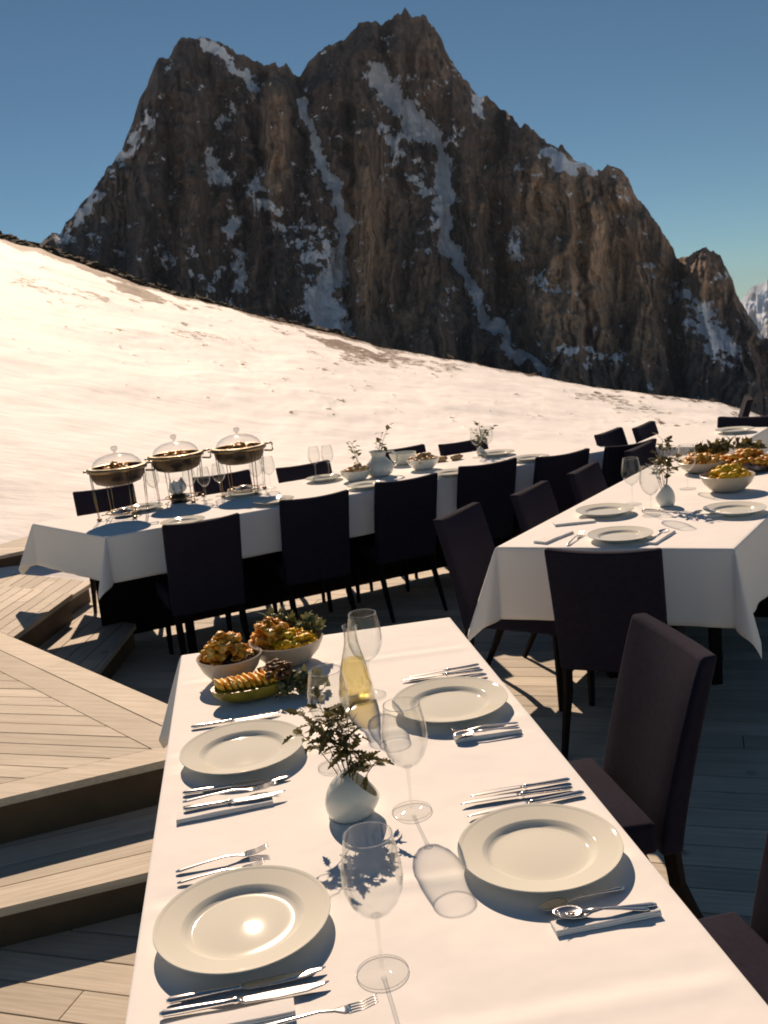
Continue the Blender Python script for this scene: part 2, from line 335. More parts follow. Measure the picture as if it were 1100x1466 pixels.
def build_mountain():
    nc, nr = 560, 330
    x = np.linspace(22, 1148, nc); sky_y = np.interp(x, *zip(*SKY)) + (fbm(x*.13, x*0, 5, 3, .65)-.5)*13
    base = np.interp(x, *zip(*RIDGE)) + 45
    t = np.linspace(0, 1, nr)[:, None]; PX = np.repeat(x[None], nr, 0); PY = sky_y[None]*(1-t) + np.maximum(base, sky_y+20)[None]*t
    wx = PX + (fbm(PX*.02, PY*.012, 4, 21)-.5)*46; wy = PY
    but = .62*ridged(wx*.0125, wy*.0032, 2, 5)+.38*ridged(wx*.034, wy*.007, 4, 6); flute = ridged(wx*.085, wy*.010, 4, 9); ledge = fbm(wx*.03+wy*.01, wy*.06, 5, 13)
    rough = fbm(PX*.14, PY*.11, 4, 15)
    rel = -(but-.5)*105 - (flute-.5)*15 - (rough-.5)*6 - (ledge-.5)*8 - (ridged(PX*.21, PY*.04, 3, 19)-.5)*4
    snow = np.zeros_like(PX); carve = np.zeros_like(PX)
    patch = fbm(PX*.055+PY*.03, PY*.07-PX*.02, 5, 31, .6)
    def line(pts, w0, w1, depth, solid=1.0, thr=.0):
        nonlocal snow, carve
        jx = PX+(fbm(PX*.05, PY*.05, 3, 41)-.5)*26; jy = PY+(fbm(PX*.05, PY*.05, 3, 43)-.5)*26
        d, p = seg_dist(jx, jy, pts); w = w0+(w1-w0)*p
        g = np.exp(-(d/w)**2)**.8; carve = np.maximum(carve, depth*np.exp(-(d/(w*1.9))**2))
        snow = np.maximum(snow, np.clip(g*(1.75 if thr == 0 else 1.25), 0, 1.6 if thr == 0 else 1)*solid*np.clip((patch-thr)*5+.62, .12, 1))
    line([(430, 150), (455, 215), (475, 265), (494, 312), (492, 360), (482, 395)], 5, 8, 26)
    line([(482, 385), (462, 420), (466, 450), (470, 478)], 11, 24, 20)
    line([(540, 108), (575, 150), (618, 195), (640, 232), (634, 290), (640, 345), (664, 392), (694, 450), (730, 495), (782, 532)], 11, 6, 34)
    line([(560, 130), (600, 185), (640, 200)], 22, 15, 12, .85, .50)
    line([(560, 190), (600, 260), (625, 330)], 24, 16, 10, .72, .52)
    line([(345, 120), (322, 175), (305, 215), (318, 260), (330, 330), (345, 400)], 9, 15, 14, .8, .53)
    line([(365, 260), (385, 305), (425, 340), (450, 385)], 13, 17, 12, .8, .51)
    line([(435, 300), (470, 350), (450, 385)], 15, 20, 10, .8, .51)
    line([(215, 165), (165, 245), (125, 300), (85, 345)], 12, 13, 0, .85, .51)
    line([(284, 54), (318, 80), (350, 104), (372, 128)], 8, 6, 4, 1.0, .38)
    line([(785, 222), (815, 236), (850, 246)], 7, 6, 2, 1.0)
    line([(978, 420), (1000, 455), (1045, 500)], 14, 22, 10, .9, .47)
    line([(800, 505), (850, 510), (905, 518)], 9, 9, 6, .8, .5)
    line([(735, 340), (745, 375), (790, 420)], 14, 10, 6, .6, .52)
    line([(680, 135), (690, 165)], 6, 5, 3, .9)
    line([(215, 470), (260, 360), (330, 420)], 30, 30, 0, .55, .56)
    snow = np.maximum(snow, np.where(patch > .70, .5, 0)*np.clip(1-t*0.2, 0, 1))
    for pts, w, dep in (([(716, 160), (702, 260), (722, 400), (745, 525)], 17, 46), ([(966, 368), (960, 470), (972, 575)], 12, 34), ([(240, 150), (256, 290), (232, 420)], 13, 30), ([(372, 112), (364, 230), (386, 340)], 9, 26),
                        ([(502, 160), (508, 290), (494, 470)], 12, 34), ([(330, 240), (352, 330), (348, 450)], 12, 24), ([(850, 262), (836, 340), (852, 530)], 6, 14), ([(560, 90), (545, 60), (552, 30)], 7, 18), ([(190, 230), (178, 320), (165, 400)], 11, 18),
                        ([(610, 250), (580, 330), (560, 480)], 10, 16), ([(895, 300), (905, 420), (890, 550)], 8, 16), ([(775, 230), (768, 330), (790, 440)], 6, 10), ([(425, 120), (436, 240), (425, 320)], 9, 20)):
        jx = PX+(fbm(PX*.04, PY*.04, 3, 45)-.5)*30; d, p = seg_dist(jx, PY, pts); carve = np.maximum(carve, dep*np.exp(-(d/w)**2)*np.clip(1.2-abs(p-.5)*.7, 0, 1))
    for pts, w, amp in (([(395, 130), (396, 300)], 17, 20), ([(530, 200), (528, 330), (545, 470)], 30, 26), ([(600, 380), (610, 500)], 34, 18), ([(280, 260), (270, 420)], 20, 16), ([(205, 260), (200, 400)], 18, 14), ([(310, 330), (300, 430)], 16, 14), ([(820, 260), (800, 500)], 60, 22), ([(930, 330), (935, 540)], 30, 18)):
        d, p = seg_dist(PX, PY, pts); carve = carve - amp*np.exp(-(d/w)**4)
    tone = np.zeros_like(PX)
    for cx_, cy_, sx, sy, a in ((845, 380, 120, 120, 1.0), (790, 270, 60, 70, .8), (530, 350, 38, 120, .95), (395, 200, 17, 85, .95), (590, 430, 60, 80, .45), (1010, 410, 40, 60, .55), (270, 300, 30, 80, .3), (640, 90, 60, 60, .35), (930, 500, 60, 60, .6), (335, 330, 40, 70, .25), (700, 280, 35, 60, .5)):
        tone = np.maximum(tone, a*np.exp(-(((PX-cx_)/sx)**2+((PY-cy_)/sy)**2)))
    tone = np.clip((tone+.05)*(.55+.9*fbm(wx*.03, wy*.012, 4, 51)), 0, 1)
    D = 900 + 185*(1-t)*(.6+.4*t) + rel*np.clip(t*9, .12, 1) + carve
    dx, dy, dz = dirs(PX, PY)
    X, Y, Z = dx*D, dy*D, CZ+dz*D
    # the far side of the massif falls away behind the skyline
    bx = [(dx[0]*(D[0]+q), dy[0]*(D[0]+q), np.maximum(Z[0]-h, -280)) for q, h in ((420, 420), (200, 190), (90, 70), (25, 10))]
    X = np.vstack([np.stack([b[0] for b in bx]), X]); Y = np.vstack([np.stack([b[1] for b in bx]), Y]); Z = np.vstack([np.stack([b[2] for b in bx]), Z])
    pad = lambda a: np.vstack([np.repeat(a[:1], 4, 0), a])
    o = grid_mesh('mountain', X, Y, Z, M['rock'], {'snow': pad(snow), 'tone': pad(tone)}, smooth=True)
    tag(o, kind='structure')
    # distant snowy range at the right edge
    x = np.linspace(1030, 1240, 90); sk = np.interp(x, [1030, 1062, 1075, 1090, 1105, 1130, 1170, 1240], [470, 430, 414, 405, 402, 412, 398, 440]) + (fbm(x*.12, x*0, 4, 8)-.5)*9
    t = np.linspace(0, 1, 50)[:, None]; PX = np.repeat(x[None], 50, 0); PY = sk[None]*(1-t)+640*t
    D = 17000 - 5000*t - (ridged(PX*.06, PY*.03, 5, 77)-.5)*1900*np.clip(t*6, .1, 1)
    dx, dy, dz = dirs(PX, PY)
    o = grid_mesh('distant_mountains', dx*D, dy*D, CZ+dz*D, M['rock'], {'snow': np.clip(fbm(PX*.09, PY*.08, 5, 79)*1.5-.1, 0, 1), 'tone': PX*0}, smooth=False)
    tag(o, kind='structure')
build_mountain()

# ------------------------------------------------------------------ snow slope
def m_snow():
    k = N('snow_field'); v = k.coord()
    g = k.n('Attribute'); g.attribute_name = 'bare'
    fine = k.noise(v, 3.2, 6, .65); mid = k.noise(v, .45, 5, .6)
    a = k.n('Math'); a.operation = 'MULTIPLY_ADD'; a.inputs[1].default_value = 2.2; a.inputs[2].default_value = -1.1; k.l(fine, a.inputs[0])
    b = k.n('Math'); b.operation = 'ADD'; k.l(g.outputs['Fac'], b.inputs[0]); k.l(a.outputs[0], b.inputs[1])
    msk = k.ramp(b.outputs[0], [(.47, 0.), (.52, 1.)])
    col = k.mix(mid, (.84, .83, .82), (.90, .895, .89))
    earth = k.mix(k.noise(v, 7, 5), (.035, .018, .007), (.15, .08, .034))
    col = k.mix(msk, col, earth)
    mp = k.n('Mapping'); mp.inputs['Scale'].default_value = (.5, 1.6, 1); k.l(v, mp.inputs['Vector'])
    return k.principled(col, .75, 0, k.bump(k.noise(mp.outputs['Vector'], 2.2, 6, .6), .28, .10), Specular_IOR_Level=.25)
M['snow'] = m_snow()
def snow_z(px_dx, px_dy, zr, r):
    pass
RR = 78.0
def build_snow():
    nc, nr = 620, 300
    x = np.linspace(-110, 1230, nc); ry = np.interp(x, *zip(*RIDGE)) + (fbm(x*.035, x*0, 5, 61)-.5)*7
    dx, dy, dz = dirs(x, np.interp(x, *zip(*RIDGE))); zr = CZ+dz*RR; zj = (np.interp(x, *zip(*RIDGE))-ry)/F*RR
    u = np.linspace(0, 1, nr)[:, None]; r = 5.5*(RR/5.5)**u
    t = np.clip((r-8.2)/(RR-8.2), 0, 1)
    az = np.arctan2(dx, dy)
    near = -.16 + np.clip(-az-.12, 0, .5)*1.0
    z = near*(1-t) + zr*t
    z = z + np.sin(t*PI)*0.4 + zj*np.clip((t-.86)/.14, 0, 1)
    X = dx*r; Y = dy*r
    nz = (fbm(X*.35, Y*.22, 5, 63)-.5)*.34*np.clip((r-8.5)/8, 0, 1)*np.clip((RR-r)/20, 0.35, 1) + (fbm(X*1.6, Y*1.1, 4, 64)-.5)*.05
    z = np.where(r < 8.2, near-.25*np.clip((8.2-r)/1.0, 0, 1), z) + nz
    # bare earth: a broken band of brown turf under the crest and scattered flecks lower down
    pxg = np.repeat(x[None], nr, 0)
    fr = np.clip((r-8.2)/(RR-8.2), 0, 1)
    dpx = (np.arctan2(z[-1:]-CZ, RR)-np.arctan2(z-CZ, r))*F
    keep = np.interp(x, [-110, 0, 250, 330, 500, 600, 1000, 1100], [1.0, 1.0, 1.0, .8, .7, .45, .4, .6])[None]
    n1 = fbm(pxg*.014+dpx*.01, dpx*.075, 5, 65, .58); n2 = fbm(pxg*.05, dpx*.16, 4, 66)
    fade = np.exp(-np.maximum(dpx, 0)/48)
    bare = np.clip((n1-np.interp(x, [-110, 330, 460], [.595, .60, .625])[None]+.10*fade)*9, 0, 1)*np.clip(fade*1.5-.12, 0, 1)*keep
    crest = np.clip(1-dpx/np.interp(x, [-110, 0, 150, 250, 330, 420, 500, 560, 1100], [12, 12, 9, 5, 3, 6, 6, 3, 2])[None], 0, 1)
    bare = np.maximum(bare, np.clip(crest*1.6, 0, 1)*(.35+.8*n2)*np.clip(keep*1.25, 0, 1))
    bare = np.where(fr > .05, bare, 0) + np.clip((n2-.70)*5, 0, .55)*(fr > .12)*.8
    bare = np.clip(bare*1.15, 0, 1)
    z = z + np.clip(bare, 0, 1)*.03
    # beyond the crest
    xs, ys, zs, bs = [X], [Y], [z], [bare]
    tz = (zr-CZ)/RR
    for q, h in ((3, .35), (9, 2.2), (25, 6), (70, 12), (160, 20), (300, 34), (480, 55), (700, 85), (860, 110), (1100, 120)):
        rr_ = RR+q; xs.append((dx*rr_)[None]); ys.append((dy*rr_)[None]); bs.append(bare[-1:]*(q < 12))
        zs.append((np.minimum(z[-1]+np.minimum(tz, .0)*q, z[-1]) - h - np.maximum(0, z[-1])*np.clip(q/160, 0, 1)*.9)[None])
    o = grid_mesh('snow_slope', np.vstack(xs), np.vstack(ys), np.vstack(zs), M['snow'], {'bare': np.clip(np.vstack(bs), 0, 1)})
    tag(o, kind='structure')
    # low heather and stones along the crest
    mb = MB(); rng = random.Random(5)
    for i in range(2600):
        px = rng.uniform(-60, 1130) if rng.random() < .35 else (rng.uniform(-60, 300) if rng.random() < .6 else rng.uniform(260, 520))
        k = np.interp(px, [-60, 200, 330, 430, 520, 600, 1130], [1, .75, .3, .55, .25, .04, .10])
        if rng.random() > k or mnoise.noise(Vector((px*.03, 3.3, 0)))+.5 < rng.random()*.8: continue
        c = int((px+110)/1340*(nc-1)); j = nr-1-int(abs(rng.gauss(0, 1))*3.2)
        if bare[j, c] < .22 and j < nr-3: continue
        p = Vector((X[j, c]+rng.uniform(-.3, .3), Y[j, c]+rng.uniform(-.3, .3), z[j, c]))
        s_ = rng.uniform(.10, .36)*(1.5 if px < 250 else .95)
        s_ *= rng.choice((.35, .5, .6, .8, 1.0)); mb.blob(p + Vector((0, 0, s_*rng.uniform(-.1, .25))), (s_*rng.uniform(1.0, 2.2), s_*1.2, s_*rng.uniform(.35, .8)), i, .8, 2.4, 2, Matrix.Rotation(R(rng.gauss(13, 14)), 3, 'Y') @ Matrix.Rotation(rng.uniform(-.5, .5), 3, 'Z'))
    o = mb.build('crest_heather', simple('dry_heather', (.075, .055, .032), .95, 0, .6, 3), smooth=False); tag(o, 'low brown heather and stones along the snowy crest', 'heather', kind='stuff')
build_snow()
def build_valley():
    az = np.linspace(0, 2*PI, 181)[None]; r = (45*(12000/45)**np.linspace(0, 1, 90))[:, None]
    X, Y = r*np.sin(az), r*np.cos(az); Z = np.maximum(-22-.13*r, -620) + (fbm(X*.004+50, Y*.004+50, 4, 91)-.5)*np.clip(r*.05, 0, 22) + 0*az
    o = grid_mesh('valley_snow', X, Y, Z, M['snow'], {'bare': np.zeros_like(Z)}); tag(o, kind='structure')
build_valley()

# ------------------------------------------------------------------ timber decks
FL, ST, UP = -.06, .08, .25
def clip(poly, n, d, keep_less):
    out = []
    for i in range(len(poly)):
        a, b = poly[i], poly[(i+1) % len(poly)]; da = a[0]*n[0]+a[1]*n[1]-d; db = b[0]*n[0]+b[1]*n[1]-d
        if not keep_less: da, db = -da, -db
        if da <= 0: out.append(a)
        if (da < 0) != (db < 0) and abs(da-db) > 1e-12:
            t = da/(da-db); out.append((a[0]+(b[0]-a[0])*t, a[1]+(b[1]-a[1])*t))
    return out
def boards(mb, rnd, poly, ang, z, w=.125, gap=.006, th=.03, off=0.0, rng=random.Random(3), length=4.4):
    n = (-math.sin(ang), math.cos(ang)); e = (math.cos(ang), math.sin(ang))
    ds = [p[0]*n[0]+p[1]*n[1] for p in poly]; k = math.floor((min(ds)-off)/w)
    while off+k*w < max(ds):
        q = clip(clip(poly, n, off+k*w+gap/2, False), n, off+(k+1)*w-gap/2, True); k += 1
        if len(q) < 3: continue
        es = [p[0]*e[0]+p[1]*e[1] for p in q]; s = min(es)-rng.uniform(0, length)
        while s < max(es):
            q2 = clip(clip(q, e, s+gap/3, False), e, s+length-gap/3, True); s += length
            if len(q2) < 3: continue
            ar = abs(sum(q2[i][0]*q2[(i+1) % len(q2)][1]-q2[(i+1) % len(q2)][0]*q2[i][1] for i in range(len(q2))))/2
            if ar < 4e-5: continue
            b = len(mb.v); mb.prism(q2, z-th, z-rng.uniform(0, .0012)); rnd += [rng.random()]*(len(mb.v)-b)
M['riser'] = simple('shade_toned_riser_wood', (.085, .055, .030), .75, 0, .4, 9, .3, 60, .002)  # darker than the treads: riser shade is put into the base colour
def deck_obj(name, parts, mat, z, base):
    mb = MB(); rnd = []; rng = random.Random(len(name))
    for poly, ang, w, off in parts: boards(mb, rnd, poly, ang, z, w, off=off, rng=rng)
    if base:
        b = len(mb.v)
        for poly, z0 in base: mb.prism(poly, z0, z-.034)
        rnd += [.2]*(len(mb.v)-b)
    me = bpy.data.meshes.new(name); me.from_pydata(mb.v, [], mb.f)
    bm = bmesh.new(); bm.from_mesh(me); bmesh.ops.recalc_face_normals(bm, faces=bm.faces); bm.to_mesh(me); bm.free()
    at_ = me.attributes.new('rnd', 'FLOAT', 'POINT'); at_.data.foreach_set('value', rnd)
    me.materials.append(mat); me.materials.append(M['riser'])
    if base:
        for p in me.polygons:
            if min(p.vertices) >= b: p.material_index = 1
    o = bpy.data.objects.new(name, me); COL.objects.link(o); return tag(o, kind='structure')
WA, WB = (.44, .39, .315), (.68, .62, .52)
RISER = None
ANG_F = math.atan2(-.169, .53)               # inner boards of the wedge and of the floor
e1 = Vector((.946, .323)); e3 = Vector((.666, -.746)); P1 = Vector((-1.441, 3.118)); P3 = Vector((-1.022, 3.892)); V = Vector((-.59, 3.41))
V3 = Vector((-2.133, 5.137)); C4 = Vector((-2.064, 6.005)); C5 = Vector((-2.709, 6.456))
n1 = Vector((-.323, .946)); n3 = Vector((-.746, -.666))     # inward normals
def T(*ps): return [(p[0], p[1]) for p in ps]
far1 = P1 - e1*4.2; in1 = .135; in3 = .28
# mitre where the two borders meet
def isect(p, d, q, e):
    den = d.x*e.y-d.y*e.x; t = ((q.x-p.x)*e.y-(q.y-p.y)*e.x)/den; return p+d*t
Vi = isect(P1+n1*in1, e1, P3+n3*in3, e3)
W3 = V3 - e3*2.6                                             # the E3 border runs on to the left behind the corner
border1 = T(far1, V, Vi, far1+n1*in1)
border3 = T(V, W3, W3+n3*in3, Vi)
inner = T(Vi, W3+n3*in3, (-6.4, 6.2), (-6.2, 1.6), far1+n1*in1)
back_lo = isect(V3, e3, C5, Vector((-.82, .573)))
backp = T(V3, C4, C5 + Vector((-.82, .573))*1.9, W3)
d_up = m_deck('deck_boards_upper', WA, WB, ANG_F); a3 = math.atan2(e3.y, e3.x); a1 = math.atan2(e1.y, e1.x); aB = math.atan2(.997, .079)
def off_of(p, ang): return p[0]*-math.sin(ang)+p[1]*math.cos(ang)
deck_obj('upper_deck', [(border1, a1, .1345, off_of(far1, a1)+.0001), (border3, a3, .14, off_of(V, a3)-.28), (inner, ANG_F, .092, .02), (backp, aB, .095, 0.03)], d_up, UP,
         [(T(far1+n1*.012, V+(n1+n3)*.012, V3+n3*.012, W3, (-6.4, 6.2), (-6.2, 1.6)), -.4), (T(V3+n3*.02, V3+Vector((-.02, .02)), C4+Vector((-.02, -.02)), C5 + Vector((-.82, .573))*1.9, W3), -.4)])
# front step, floor
P2 = Vector((-1.315, 2.708)); e2 = Vector((.962, .273)).normalized(); far2 = P2-e2*4.3; end2 = P2+e2*.64
st_front = T(far2, end2, end2+Vector((-.273, .962))*.55, far2+Vector((-.273, .962))*.75)
a2 = math.atan2(e2.y, e2.x)
d_st = m_deck('deck_boards_step', WA, WB, a2)
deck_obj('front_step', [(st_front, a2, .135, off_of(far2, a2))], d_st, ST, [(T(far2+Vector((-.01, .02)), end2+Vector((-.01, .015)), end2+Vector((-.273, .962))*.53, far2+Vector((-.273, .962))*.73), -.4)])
st_back = T((-2.15, 4.6), (-1.622, 4.5), (-1.615, 5.75), (-2.05, 6.1), (-2.2, 5.4))
st_far = T((-2.36, 6.14), (-2.24, 7.0), (-2.58, 7.27), (-3.1, 7.6), (-3.5, 7.1), (-2.74, 6.40))
d_sb = m_deck('deck_boards_back_step', WA, WB, aB)
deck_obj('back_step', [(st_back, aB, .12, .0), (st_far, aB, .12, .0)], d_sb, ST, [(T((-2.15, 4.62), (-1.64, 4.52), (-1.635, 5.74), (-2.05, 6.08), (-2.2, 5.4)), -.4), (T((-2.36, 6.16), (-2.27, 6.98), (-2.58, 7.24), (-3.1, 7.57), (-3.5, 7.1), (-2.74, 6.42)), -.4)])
far_deck = T((-5.2, 6.4), (-3.17, 7.62), (-2.55, 8.05), (-1.9, 9.0), (-3.2, 10.0), (-5.0, 11.2), (-7.5, 11.5))
a5 = math.atan2(.55, .9)
d_fd = m_deck('deck_boards_far', WA, WB, ANG_F)
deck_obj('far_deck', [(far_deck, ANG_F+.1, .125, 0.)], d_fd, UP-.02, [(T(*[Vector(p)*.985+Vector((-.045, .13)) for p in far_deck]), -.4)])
floor = T((-3.4, -2.5), (6.5, -2.5), (6.5, 9.2), (1.9, 8.95), (-2.7, 7.1), (-3.4, 6.0))
d_fl = m_deck('deck_boards_floor', WA, WB, ANG_F)
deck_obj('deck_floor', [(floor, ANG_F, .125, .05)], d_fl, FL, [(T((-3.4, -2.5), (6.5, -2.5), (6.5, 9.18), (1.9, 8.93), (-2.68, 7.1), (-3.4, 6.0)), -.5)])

# ------------------------------------------------------------------ tables and cloths
def quad_pt(Q, u, v): return (Q[0]*(1-u)+Q[1]*u)*(1-v) + (Q[3]*(1-u)+Q[2]*u)*v
def table_and_cloth(Q, z, drop, lab_t, lab_c, seed, creases=(), legs=None, fold=1.0, flare=.05, long=(), panel=()):
    Q = [Vector(q) for q in Q]; cen = sum(Q, Vector((0, 0)))/4
    t = thing('dining_table', lab_t, 'table', (cen.x, cen.y, FL), 0, 'tables under white cloths')
    L = lambda p, zz: (p.x-cen.x, p.y-cen.y, zz-FL)
    ins = [q+(cen-q).normalized()*.012 for q in Q]
    mb = MB(); n = 4; vs_ = [L(p, z-.045) for p in ins]+[L(p, z-.006) for p in ins]
    mb.add(vs_, [(3, 2, 1, 0), (4, 5, 6, 7)]+[(i, (i+1) % 4, 4+(i+1) % 4, 4+i) for i in range(4)]); mb.build('tabletop', M['tablewood'], t, False)
    for (uu, vv) in (legs or ((.08, .05), (.92, .05), (.92, .95), (.08, .95))):
        p = quad_pt(Q, uu, vv); MB().box((p.x-cen.x, p.y-cen.y, (z-.045-FL)/2), (.055, .055, z-.045-FL), 0, .8).build('leg', M['legwood'], t, False)
    if panel:      # dark boards added under the top to keep sun off the floor
        pw = panel[0]; ends = [(.05, pw), (.95, pw)]
        A, B = quad_pt(Q, *ends[0]), quad_pt(Q, *ends[1]); d = (B-A); mid = (A+B)/2; z0, z1 = FL+.045, z-.05
        MB().box((mid.x-cen.x, mid.y-cen.y, (z0+z1)/2-FL), (d.length, .02, z1-z0), math.atan2(d.y, d.x)).build('sun_block_panel', M['legwood'], t, False)
        if len(panel) > 1:
            A, B = quad_pt(Q, .07, .16), quad_pt(Q, .07, pw-.02); d = (B-A); mid = (A+B)/2
            MB().box((mid.x-cen.x, mid.y-cen.y, (z0+z1)/2-FL), (d.length, .02, z1-z0), math.atan2(d.y, d.x)).build('sun_block_panel', M['legwood'], t, False)
    # cloth
    lu = ((Q[1]-Q[0]).length+(Q[2]-Q[3]).length)/2; lv = ((Q[3]-Q[0]).length+(Q[2]-Q[1]).length)/2
    nu, nv = max(8, int(lu/.014)), max(8, int(lv/.014)); mb = MB(); rng = random.Random(seed)
    dm = [long[e] if long else 1.0 for e in range(4)]
    def topz(u, v):
        x, y = u*lu, v*lv; h = .0012*mnoise.noise(Vector((x*5, y*5, seed)))+.0016*mnoise.noise(Vector((x*2, y*2.3, seed+9)))
        for ax, p0, sl, hh in creases:
            d = (y-p0-sl*x) if ax == 'v' else (x-p0-sl*y)
            h += hh*math.exp(-(d/.018)**2) - .5*hh*math.exp(-((d-.036)/.022)**2)
        e = min(u, 1-u)*lu, min(v, 1-v)*lv; return h*min(1, min(e)/.04)
    g = [[0]*(nu+1) for _ in range(nv+1)]; vs_, fs = [], []
    for j in range(nv+1):
        for i in range(nu+1):
            p = quad_pt(Q, i/nu, j/nv); g[j][i] = len(vs_); vs_.append((p.x-cen.x, p.y-cen.y, topz(i/nu, j/nv)))
    for j in range(nv):
        for i in range(nu): fs.append((g[j][i], g[j][i+1], g[j+1][i+1], g[j+1][i]))
    per = []   # (point, normal, phi or None)
    edges = [(0, 1, nu), (1, 2, nv), (2, 3, nu), (3, 0, nv)]; NC = 22
    nrm = []
    for a, b, _ in edges:
        d = (Q[b]-Q[a]).normalized(); nrm.append(Vector((d.y, -d.x)))
    for e, (a, b, k) in enumerate(edges):
        for i in range(k+1): per.append((Q[a]+(Q[b]-Q[a])*(i/k), nrm[e], None, i/k, (Q[b]-Q[a]).length, e))
        n0, n1_ = nrm[e], nrm[(e+1) % 4]; a0 = math.atan2(n0.y, n0.x); da = (math.atan2(n1_.y, n1_.x)-a0+PI) % (2*PI)-PI
        for i in range(1, NC): ang = a0+da*i/NC; per.append((Q[b], Vector((math.cos(ang), math.sin(ang))), i/NC, 0, 0, e))
    rows = [0, .004, .009, .016, .03]+[drop*k/14 for k in range(2, 15)]; m_ = len(per); b0 = len(vs_)
    for rho in rows:
        for (p, nn, phi, s, ln, e) in per:
            k = rho/drop; rho_ = rho*(1+(dm[e]-1)*min(1, max(0, min(s, 1-s)*ln-.12)/.3) if phi is None else 1)
            if phi is None:
                x = s*ln; near = min(s, 1-s)*ln
                wv = mnoise.noise(Vector((x*3.1, seed*3.3+e*7.7, 0)))*.5+.5*mnoise.noise(Vector((x*7, seed+e*3, k)))
                fl = flare+.10*wv*min(1, near/.15)*fold*k; rr = rho_
            else:
                q = math.sin(PI*phi); cs = max(math.cos(phi*PI/2), math.sin(phi*PI/2)); rr = rho_/cs**.85
                sw = mnoise.noise(Vector((phi*3.0, seed*5.1+e*2.2, 1)))
                fl = flare+(.40+.16*sw)*q*q + .05*math.sin(phi*PI*3)*q
            fl = max(.015, min(.75, fl)); out = rr*fl; dz_ = math.sqrt(max(0, rr*rr-out*out))
            fl = fl*rho/max(rho_, 1e-9) if rho > 0 else fl; out = rr*fl; dz_ = math.sqrt(max(0, rr*rr-out*out)); rd = .007*(1-math.exp(-rho/.007)); out += rd; dz_ -= rd*.8
            vs_.append((p.x-cen.x+nn.x*out, p.y-cen.y+nn.y*out, -dz_))
    for j in range(len(rows)-1):
        for i in range(m_):
            k = (i+1) % m_; fs.append((b0+j*m_+i, b0+(j+1)*m_+i, b0+(j+1)*m_+k, b0+j*m_+k))
    mb.add(vs_, fs)
    o = mb.build('tablecloth', M['cloth'], None, True, merge=True, solid=.0016); o.location = (cen.x, cen.y, z)
    tag(o, lab_c, 'tablecloth', 'white tablecloths'); return t, o
T1Q = [(-.458+.0727*3.5-.145*.0, .75), (.402, .64), (.184, 3.11), (-.703, 2.99)]
dl = Vector((-.703+.458, 2.99-1.265)).normalized(); dr = Vector((.184-.465, 3.11-1.172)).normalized()
bl, br = Vector((-.703, 2.99)), Vector((.184, 3.11))
T1Q = [bl-dl*2.3, br-dr*2.38, br, bl]
table_and_cloth(T1Q, .75, .30, 'nearest dining table, its legs hidden under the cloth with four white plates', 'smooth white tablecloth on the nearest table, under the four plates and wine bottle', 1,
                [('v', .86, -.06, .0034), ('v', 1.52, -.05, .0036), ('v', .42, .06, .0022), ('v', 1.42, .03, .0018), ('u', .46, 0.02, .0022), ('v', 2.05, -.03, .0026)])
T2Q = [(.478, 4.057), (1.358, 3.639), (2.75, 5.65), (1.87, 6.07)]
table_and_cloth(T2Q, .75, .33, 'dining table on the right under a white cloth, with roasted food on it', 'white tablecloth of the right table with a long pointed corner hanging at the right edge', 2, [('v', .9, .02, .002), ('v', 1.7, .0, .002)], flare=.04, panel=(.62, .80), legs=((.25, .25), (.75, .25), (.75, .8), (.25, .8)))
T3Q = [(-1.556, 5.217), (1.70, 6.644), (1.33, 7.49), (-2.20, 5.91)]
table_and_cloth(T3Q, .75, .27, 'long dining table by the snow that carries the three glass-lidded dishes', 'long white tablecloth under the three glass-lidded dishes beside the snow', 3, [('u', .9, .02, .002), ('u', 1.9, .0, .002), ('u', 2.8, 0, .002)], legs=((.12, .08), (.92, .08), (.92, .92), (.14, .92)), flare=.06, panel=(.70,))
T4Q = [(1.76, 6.655), (2.33, 6.18), (2.94, 7.03), (2.37, 7.51)]
table_and_cloth(T4Q, .75, .24, 'farthest small dining table at the right edge of the terrace', 'white tablecloth on the farthest table, with one plate near its corner', 4)

